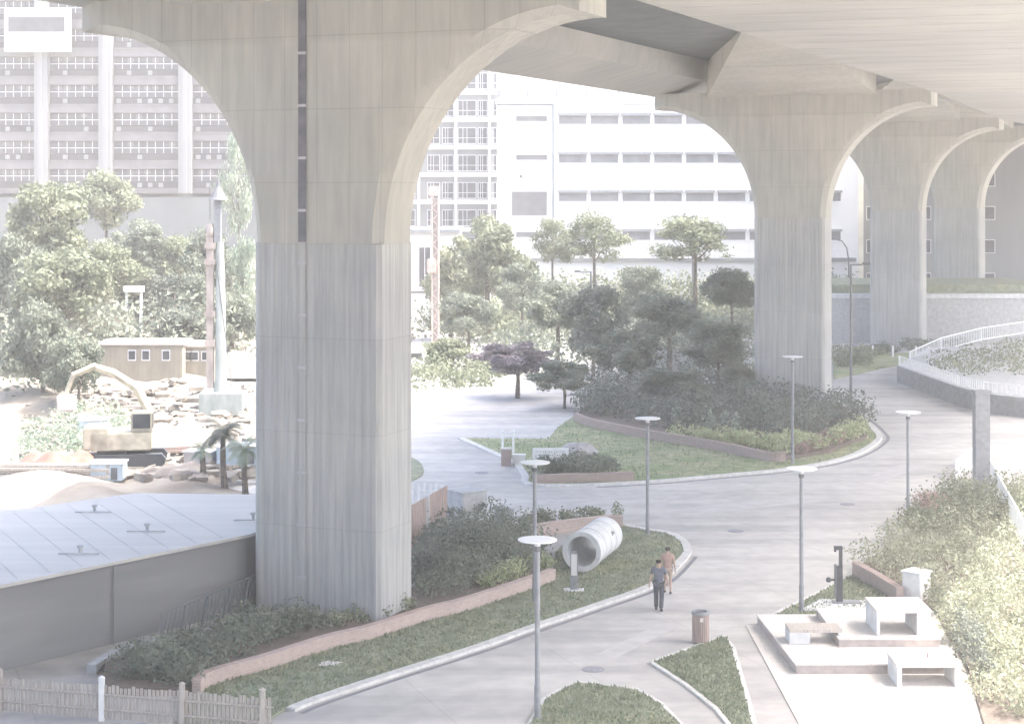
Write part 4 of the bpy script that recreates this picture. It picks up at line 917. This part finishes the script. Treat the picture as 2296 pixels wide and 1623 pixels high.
def slope_shrubs():
    rr = random.Random(3); C = []; Q = []
    for i in range(150):
        x, y = rr.uniform(-62, -15), rr.uniform(104, 165)
        if inside((x, y), slope): r_ = rr.uniform(1.6, 3.2); C.append((x, y, gz(x, y) + r_ * .7)); Q.append((r_, r_, r_ * .9))
    o = linkmesh('undergrowth', leaves('undergrowth', C, Q, 30000, .2, 81, 'leaf_mid', inner=.1)); tag(o, 'dense green undergrowth filling the slope below the left trees', 'undergrowth', kind='stuff')
slope_shrubs()
# weeping palm-like tree beside the rig
def palm(x, ytop, d, fr, h, seed, label, m='leaf_dark', nf=20):
    X = XA(x, d); g = gz(X, d); z = ZA(ytop, d) - g; t = thing('palm', label, 'palm', (X, d, g)); rr = random.Random(seed)
    mb = MB(); mb.tube([(.1, 0, -.2), (0, 0, z * .5), (0, 0, z)], [.2, .14, .12], 8); mb.build('trunk', 'bark', t, smooth=True); V = []; F = []
    for i in range(nf):
        a = i * 2.4 + rr.random(); el = rr.uniform(-.1, 1.25); L = fr * rr.uniform(.75, 1.1); p = Vector((0, 0, z)); dr = Vector((math.cos(a) * math.cos(el), math.sin(a) * math.cos(el), math.sin(el)))
        n = 16
        for k in range(n):
            q = p + dr * (L / n); dr = (dr + Vector((0, 0, -.13))).normalized(); sd = dr.cross(Vector((0, 0, 1))); sd = sd.normalized() if sd.length > .01 else Vector((1, 0, 0))
            ln = fr * .3 * math.sin(math.pi * (k + 1.5) / (n + 2))
            for s_ in (-1, 1):
                e = p + sd * s_ * ln + dr * ln * .5 + Vector((0, 0, -ln * .35)); o = len(V); V += [tuple(p), tuple(p.lerp(q, .8)), tuple(e)]; F.append((o, o + 1, o + 2))
            p = q
    me = bpy.data.meshes.new('fronds'); me.from_pydata(V, [], F); me.materials.append(M[m]); linkmesh('fronds', me, t)
palm(500, 975, 84, 1.35, 3, 2, 'spiky dark green palm at the edge of the shed roof left of the pier', nf=26)
palm(548, 1010, 80, 1.2, 3, 3, 'smaller pale spiky palm half hidden by the nearest pier', 'leaf_pale', 22)
palm(455, 1010, 86, .9, 2, 5, 'small bluish spiky palm left of the dark green palm', 'leaf_pale', 18)
shrubs('shrubbery', gp([(60, 1060), (60, 960), (250, 940), (300, 1000), (230, 1040)]), 1.6, .9, 1.2, 5000, .1, 'leaf_pale', 61, 'tangled pale scrub at the left behind the excavator', z0=.3)
shrubs('shrubbery', gp([(940, 990), (940, 840), (1190, 830), (1330, 900), (1240, 950), (1060, 960)])[:0] or gp([(930, 830), (1080, 815), (1180, 825), (1190, 850), (1060, 870), (930, 880)]), 2.4, 1.3, 1.3, 4500, .14, 'leaf_lit', 62, 'light green low planting beyond the upper road', z0=.1)

# ------------------------------------------------------------------ BUILDING SITE
def cabin(x, y, w, dp, h, label, rz=0):
    X, d = G(x, y); g = .55 + gz(X, d); t = thing('site_cabin', label, 'site cabin', (X, d + dp / 2, g), rz, 'tan site cabins')
    mb = MB(); mb.box(-w / 2, w / 2, -dp / 2, dp / 2, -.8, h)
    mb.build('body', 'tan_metal', t); mb = MB(); mb.box(-w / 2 - .15, w / 2 + .15, -dp / 2 - .15, dp / 2 + .15, h + .002, h + .18); mb.build('roof', 'stone', t)
    mb = MB()
    for i in range(int(w / .3)): q = -w / 2 + .15 + i * .3; mb.box(q - .03, q + .03, -dp / 2 - .04, -dp / 2 - .002, .1, h - .1)
    mb.build('corrugation', 'tan_metal', t)
    for q in (-w * .12, w * .05, w * .3):
        mb = MB(); mb.box(q - .28, q + .28, -dp / 2 - .075, -dp / 2 - .045, h * .5, h * .85); f = mb.build('window', 'frame', t); mb = MB(); mb.box(q - .22, q + .22, -dp / 2 - .085, -dp / 2 - .077, h * .54, h * .81); mb.build('pane', 'glass_dark', f)
    return t
cabin(318, 905, 5.4, 3, 2.1, 'long tan corrugated site cabin, larger of the two')
cabin(432, 900, 2.9, 3, 1.9, 'short tan corrugated site cabin left of the drilling rig')
for i, (x, y, r, h, lab) in enumerate(((300, 832, .95, 1.8, 'white domed water tank, left of the pair above the cabins'), (338, 818, 1.15, 2.0, 'larger white domed water tank, right of the pair above the cabins'))):
    X, d = G(x, y); t = thing('water_tank', lab, 'water tank', (X, d, gz(X, d) + .3), 0, 'white domed tanks'); mb = MB(); mb.lathe([(r, 0), (r, h * .55), (r * .92, h * .72), (r * .6, h * .92), (.25, h)], 24); mb.build('shell', 'tarp', t, smooth=True); mb = MB(); mb.lathe([(.25, h + .002), (.25, h + .12)], 12); mb.build('lid', 'white_paint', t)
X, d = G(360, 812); t = thing('pipe_stack', 'long brown bundle of steel pipes lying behind the white tanks', 'pipe stack', (X, d, gz(X, d) + .5), R(12))
for i in range(5):
    mb = MB(); mb.tube([(-3.2, .35 * i, .2 + (i % 2) * .3), (3.0, .35 * i, .45 + (i % 2) * .3)], .22, 12); mb.build('pipe', 'rust_metal', t, smooth=True)
# gate house / small white portal in the hollow
X = XA(300, 136); t = thing('white_gantry', 'small white portal frame in the dark hollow among the trees', 'gantry', (X, 136, gz(X, 136)))
mb = MB(); h = ZA(655, 136) - gz(X, 136)
for s_ in (-.55, .55): mb.box(s_ - .09, s_ + .09, -.1, .1, 0, h)
mb.build('leg', 'white_paint', t); mb = MB(); mb.box(-.75, .75, -.3, .3, h + .002, h + .45); mb.build('beam', 'white_paint', t)
# excavator
X, d = G(292, 1062); t = thing('excavator', 'pale yellow excavator with folded boom on the earth behind the shed', 'excavator', (X, d, .45), R(8))
for s_ in (-1, 1):
    mb = MB(); yc = s_ * .95; pr = [(-1.5, .0), (1.5, .0), (1.75, .2), (1.8, .45), (1.6, .68), (-1.6, .68), (-1.8, .45), (-1.75, .2)]
    k = len(pr); mb.add([(x, yc - .25, z) for x, z in pr] + [(x, yc + .25, z) for x, z in pr], [tuple(range(k)), tuple(range(2 * k - 1, k - 1, -1))] + [(i, (i + 1) % k, (i + 1) % k + k, i + k) for i in range(k)]); mb.build('track', 'dark_metal', t)
mb = MB(); mb.box(-1.9, 1.1, -1.1, 1.1, .85, 1.75); mb.box(-2.2, -1.0, -1.1, 1.1, .9, 2.0); mb.build('body', 'rig_yellow', t, bevel=.06)
mb = MB(); mb.box(.1, 1.15, -1.05, -.1, 1.752, 2.75); cb = mb.build('cab', 'rig_yellow', t, bevel=.05)
mb = MB(); mb.box(.2, 1.05, -1.08, -1.052, 1.95, 2.65); mb.box(1.152, 1.18, -.95, -.2, 1.95, 2.65); mb.build('glass', 'glass_dark', cb)
mb = MB(); mb.tube([(.7, .35, 1.5), (.9, .35, 2.6), (.3, .35, 3.8), (-.9, .35, 4.6), (-1.8, .35, 4.9)], [.28, .26, .24, .2, .16], 8); mb.build('boom', 'rig_yellow', t)
mb = MB(); mb.tube([(-1.7, .35, 4.95), (-2.8, .35, 4.5), (-3.2, .35, 3.5)], [.17, .15, .1], 8); mb.build('stick', 'rig_yellow', t)
mb = MB(); mb.prism([(-3.6, .0), (-2.7, .0), (-2.7, .8), (-3.6, .8)], 2.7, 3.5); mb.build('bucket', 'stone', t, bevel=.08)
# drilling rig
d = 110.0; X = XA(495, d); t = thing('drilling_rig', 'tall pale drilling rig with twin masts and dark pointed head, left of the pier', 'drilling rig', (X, d, .4))
mb = MB(); mb.tube([(.0, 0, 0), (.0, 0, 2.2), (-.02, 0, 8.5), (-.05, 0, 10.6)], [.62, .36, .28, .22], 10); mb.build('mast', 'rig_green', t, smooth=True)
mb = MB(); mb.box(-.38, .02, -.2, .2, 10.602, 13.2); mb.build('upper_mast', 'lamp_metal', t)
mb = MB(); mb.lathe([(.62, 13.2), (.5, 13.35), (.14, 14.0), (.05, 14.6)], 12, (-.16, 0, 0)); mb.build('mast_head', 'lamp_dark', t)
mb = MB(); mb.box(-.86, -.44, -.2, .2, 1.6, 10.9); mb.build('leader', 'rig_pale', t)
for z in (4.2, 6.0, 9.2, 10.2): mb = MB(); mb.box(-.95, -.3, -.32, -.202, z, z + .35); mb.build('clamp', 'rig_pale', t)
mb = MB(); mb.lathe([(.2, 0), (.28, .1), (.28, .6), (.16, .8)], 12, (-.65, 0, 10.902)); mb.build('winch', 'rig_pale', t, smooth=True)
mb = MB(); mb.box(-1.2, 1.5, -1, 1, 0, 1.4); mb.build('base', 'rig_green', t, bevel=.05)
mb = MB(); mb.tube([(-.65, -.05, 12.0), (-.65, -.05, 14.4)], .025, 5); mb.tube([(-.3, -.3, 10), (.9, -.3, .3)], .03, 5); mb.build('cable', 'lamp_dark', t)
# orange mast right of near pier
d = 160.0; X = XA(976, d); t = thing('piling_mast', 'orange lattice piling mast with a square head, between the pier and the light green tree', 'piling mast', (X, d, 0))
mb = MB(); hT = ZA(440, d)
for a_ in (-.28, .28):
    for b_ in (-.28, .28): mb.tube([(a_, b_, 0), (a_, b_, hT)], .07, 6)
for i in range(int(hT / .55)):
    z = i * .55; s_ = 1 if i % 2 else -1; mb.tube([(-.28 * s_, -.28, z), (.28 * s_, -.28, z + .55)], .05, 5); mb.tube([(.28, -.28 * s_, z), (.28, .28 * s_, z + .55)], .05, 5)
mb.build('lattice', 'orange_metal', t)
mb = MB(); mb.box(-.22, .22, -.2, .2, .2, hT - .2); mb.build('pile', 'rig_pale', t)
mb = MB(); mb.box(-.6, .4, -.4, .4, hT, hT + .9); mb.build('mast_head', 'orange_metal', t, bevel=.05)
mb = MB(); mb.box(-.75, .1, -.6, .3, ZA(612, d), ZA(580, d)); mb.build('hammer', 'orange_metal', t, bevel=.1)
# vehicles far
def van(x, y, m, label, rz, L=4.4):
    X, d = G(x, y); t = thing('parked_van', label, 'van', (X, d, .0 + (gz(X, d) + .35 if X < -10 else 0)), rz, 'parked vans'); W = .9
    pr = [(-L / 2, .35), (L / 2, .35), (L / 2, .95), (L / 2 - .7, 1.15), (L / 2 - 1.3, 1.85), (-L / 2 + .15, 1.9), (-L / 2, 1.7)]; k = len(pr)
    mb = MB(); mb.add([(a, -W, z) for a, z in pr] + [(a, W, z) for a, z in pr], [tuple(range(k)), tuple(range(2 * k - 1, k - 1, -1))] + [(i, (i + 1) % k, (i + 1) % k + k, i + k) for i in range(k)]); mb.build('body', m, t, bevel=.07)
    mb = MB(); mb.box(-L / 2 + .5, L / 2 - 1.4, -W - .012, W + .012, 1.2, 1.7); mb.build('window', 'glass_dark', t)
    mb = MB(); mb.box(-L / 2 - .015, -L / 2 + .1, -.7, .7, 1.15, 1.62); mb.build('rear_window', 'glass_dark', t)
    for a in (-L / 2 + .8, L / 2 - .9):
        for b in (-1, 1):
            mb = MB(); mb.lathe([(.34, 0), (.34, .2)], 16, mtx=Matrix.Translation((a, b * .86 - .1, .34)) @ Matrix.Rotation(R(-90), 4, 'X')); w = mb.build('wheel', 'dark_metal', t); mb = MB(); mb.lathe([(.2, 0), (.2, .03)], 12, mtx=Matrix.Translation((a, b * .98 - .015, .34)) @ Matrix.Rotation(R(-90), 4, 'X')); mb.build('rim', 'frame', w)
van(946, 832, 'white_paint', 'white van parked just right of the nearest pier on the upper road', R(75))
van(548, 838, 'lamp_dark', 'dark van on the building site beside the left edge of the pier', R(12), 4.0)
# rubble and dunes
def heap(x, y, r, h, seed, label, m='rubble'):
    X, d = G(x, y); g = gz(X, d) + .2; bm = bmesh.new(); rr = random.Random(seed); n = 26
    V = []; F = []
    for i in range(n + 1):
        for j in range(n + 1):
            u, v = i / n * 2 - 1, j / n * 2 - 1; q = max(0, 1 - (u * u + v * v)); V.append((u * r, v * r, q ** .8 * h * (1 + .35 * math.sin(u * 7 + seed) * math.cos(v * 6 + seed)) + rr.uniform(-.06, .06) * q - .3))
    for i in range(n):
        for j in range(n): a = i * (n + 1) + j; F.append((a, a + 1, a + n + 2, a + n + 1))
    mb = MB(); mb.add(V, F); tag(mb.build('earth_mound', m, loc=(X, d, g), smooth=True), label, 'earth mound')
heap(200, 830, 5.5, 2.6, 2, 'pale bare earth mound below the large sunlit tree', 'earth')
heap(500, 880, 4.0, 1.2, 3, 'low earth mound behind the foot of the drilling rig', 'earth')
heap(130, 1075, 3.0, 1.3, 5, 'brownish earth ridge at the left edge behind the shed roof', 'rust_metal')
heap(400, 1078, 2.6, .8, 6, 'yellowish sand heap just behind the shed roof', 'rubble')
heap(400, 1000, 4.2, 1.1, 7, 'long pale earth bank between the excavator and the drilling rig', 'earth')
mb = MB(); rr = random.Random(8)
for i in range(900):
    x = rr.uniform(60, 560); y = rr.uniform(905, 1095); X, d = G(x, y)
    if X > -9.5: continue
    s_ = rr.uniform(.08, .62) ** 1.3; mt = Matrix.Translation((X, d, .45 + gz(X, d))) @ Matrix.Rotation(rr.uniform(0, 6), 4, 'Z') @ Matrix.Rotation(rr.uniform(-.5, .5), 4, 'X'); mb.box(-s_, s_, -s_ * .4, s_ * .4, -s_ * .3, s_ * .3, mtx=mt)
tag(mb.build('rubble', 'rubble'), 'scattered planks, blocks and debris over the building site', 'rubble', kind='stuff')
def planks(x, y, L, rz, n, m, label):
    X, d = G(x, y); t = thing('plank_stack', label, 'plank stack', (X, d, .55 + gz(X, d)), rz, 'stacked site timber')
    for i in range(n): mb = MB(); mb.box(-L / 2 + .1 * (i % 3), L / 2, -.3 + .1 * (i % 2), .3, i * .16, i * .16 + .13); mb.build('plank', m, t)
planks(120, 1095, 5.5, R(-4), 4, 'timber_pale', 'long plank stack at the left edge behind the shed')
planks(170, 1060, 5.0, R(3), 3, 'timber_pale', 'plank stack left of the excavator tracks')
planks(400, 1036, 2.6, R(20), 2, 'timber', 'short slanting beam stack right of the excavator')
def crate(x, y, w, h, dp, m, label, rz=0, cat='site box'):
    X, d = G(x, y); t = thing('site_box', label, cat, (X, d, .4 + gz(X, d)), rz); mb = MB(); mb.box(-w / 2, w / 2, 0, dp, 0, h); mb.build('body', m, t, bevel=.04); mb = MB(); mb.box(-w / 2 - .05, w / 2 + .05, -.05, dp + .05, h + .002, h + .08); mb.build('lid', 'white_paint', t)
    mb = MB(); mb.box(w * .15, w * .35, -.03, -.002, h * .1, h * .8); mb.build('door', 'lamp_dark', t)
crate(238, 1098, 1.5, .8, 1.2, 'tarp', 'pale blue site box with a dark door behind the shed roof')
crate(210, 1000, 1.6, 1.0, 1.2, 'tarp', 'blue grey box left of the excavator cab', R(10))
crate(440, 1060, 1.4, .6, 1.0, 'stone', 'low beige box below the slanting beams', R(-15))
crate(535, 1062, 2.2, .9, 1.6, 'tarp', 'pale turquoise box beside the pier behind the shed', R(6))

# ------------------------------------------------------------------ HAZE
HAZE = 0.0009  # thin even volume added to pale all tones; not weather
mb = MB(); mb.box(-130, 130, -6, 270, -1.2, 47.5); hz = mb.build('haze', 'kerb'); tag(hz, 'thin added haze volume that pales the view under and beyond the viaduct', 'haze', kind='stuff')
m = bpy.data.materials.new('haze'); m.use_nodes = True; n = m.node_tree.nodes; n.clear(); out = n.new('ShaderNodeOutputMaterial'); pv = n.new('ShaderNodeVolumePrincipled')
pv.inputs['Color'].default_value = (1, .99, .975, 1); pv.inputs['Density'].default_value = HAZE; pv.inputs['Anisotropy'].default_value = .0
m.node_tree.links.new(pv.outputs[0], out.inputs['Volume']); hz.data.materials.clear(); hz.data.materials.append(m)

# ------------------------------------------------------------------ LIGHT
EL, AZX, AZY = R(62), .995, -.06
w = bpy.data.worlds.new("World"); sc.world = w; w.use_nodes = True; n = w.node_tree.nodes; bg = n['Background']
sk = n.new('ShaderNodeTexSky'); sk.sky_type = 'NISHITA'; sk.sun_disc = False; sk.sun_elevation = EL
sk.sun_rotation = math.atan2(AZX, AZY); sk.air_density = 1.0; sk.dust_density = 6.0; sk.ozone_density = 1.0
w.node_tree.links.new(sk.outputs[0], bg.inputs[0]); bg.inputs[1].default_value = .15
sl = bpy.data.lights.new('sun', 'SUN'); sl.energy = 2.0; sl.angle = R(.53); sl.color = (1, .965, .91); so = bpy.data.objects.new('sun', sl); col.objects.link(so)
v = Vector((AZX, AZY, 0)).normalized() * math.cos(EL) + Vector((0, 0, math.sin(EL))); so.rotation_euler = v.to_track_quat('Z', 'Y').to_euler()

cam = bpy.data.cameras.new('camera'); cam.sensor_width = 36; cam.sensor_fit = 'HORIZONTAL'; cam.lens = 36 * 4000 / 2296; cam.shift_y = -(811.5 - HZ) / 2296
cam.clip_end = 2000; co = bpy.data.objects.new('camera', cam); col.objects.link(co); co.location = (0, 0, CH); co.rotation_euler = (R(90), 0, 0); sc.camera = co
vs = sc.view_settings; vs.view_transform = 'Standard'; vs.look = 'None'; vs.gamma = 1; vs.use_curve_mapping = False; vs.exposure = 2.5
sc.cycles.max_bounces = 10; sc.cycles.diffuse_bounces = 6; sc.cycles.volume_bounces = 2; sc.cycles.use_denoising = True
try: sc.cycles.denoiser = 'OPENIMAGEDENOISE'
except Exception: pass
sc.cycles.use_adaptive_sampling = True; sc.cycles.adaptive_threshold = .02; sc.cycles.sample_clamp_indirect = 8
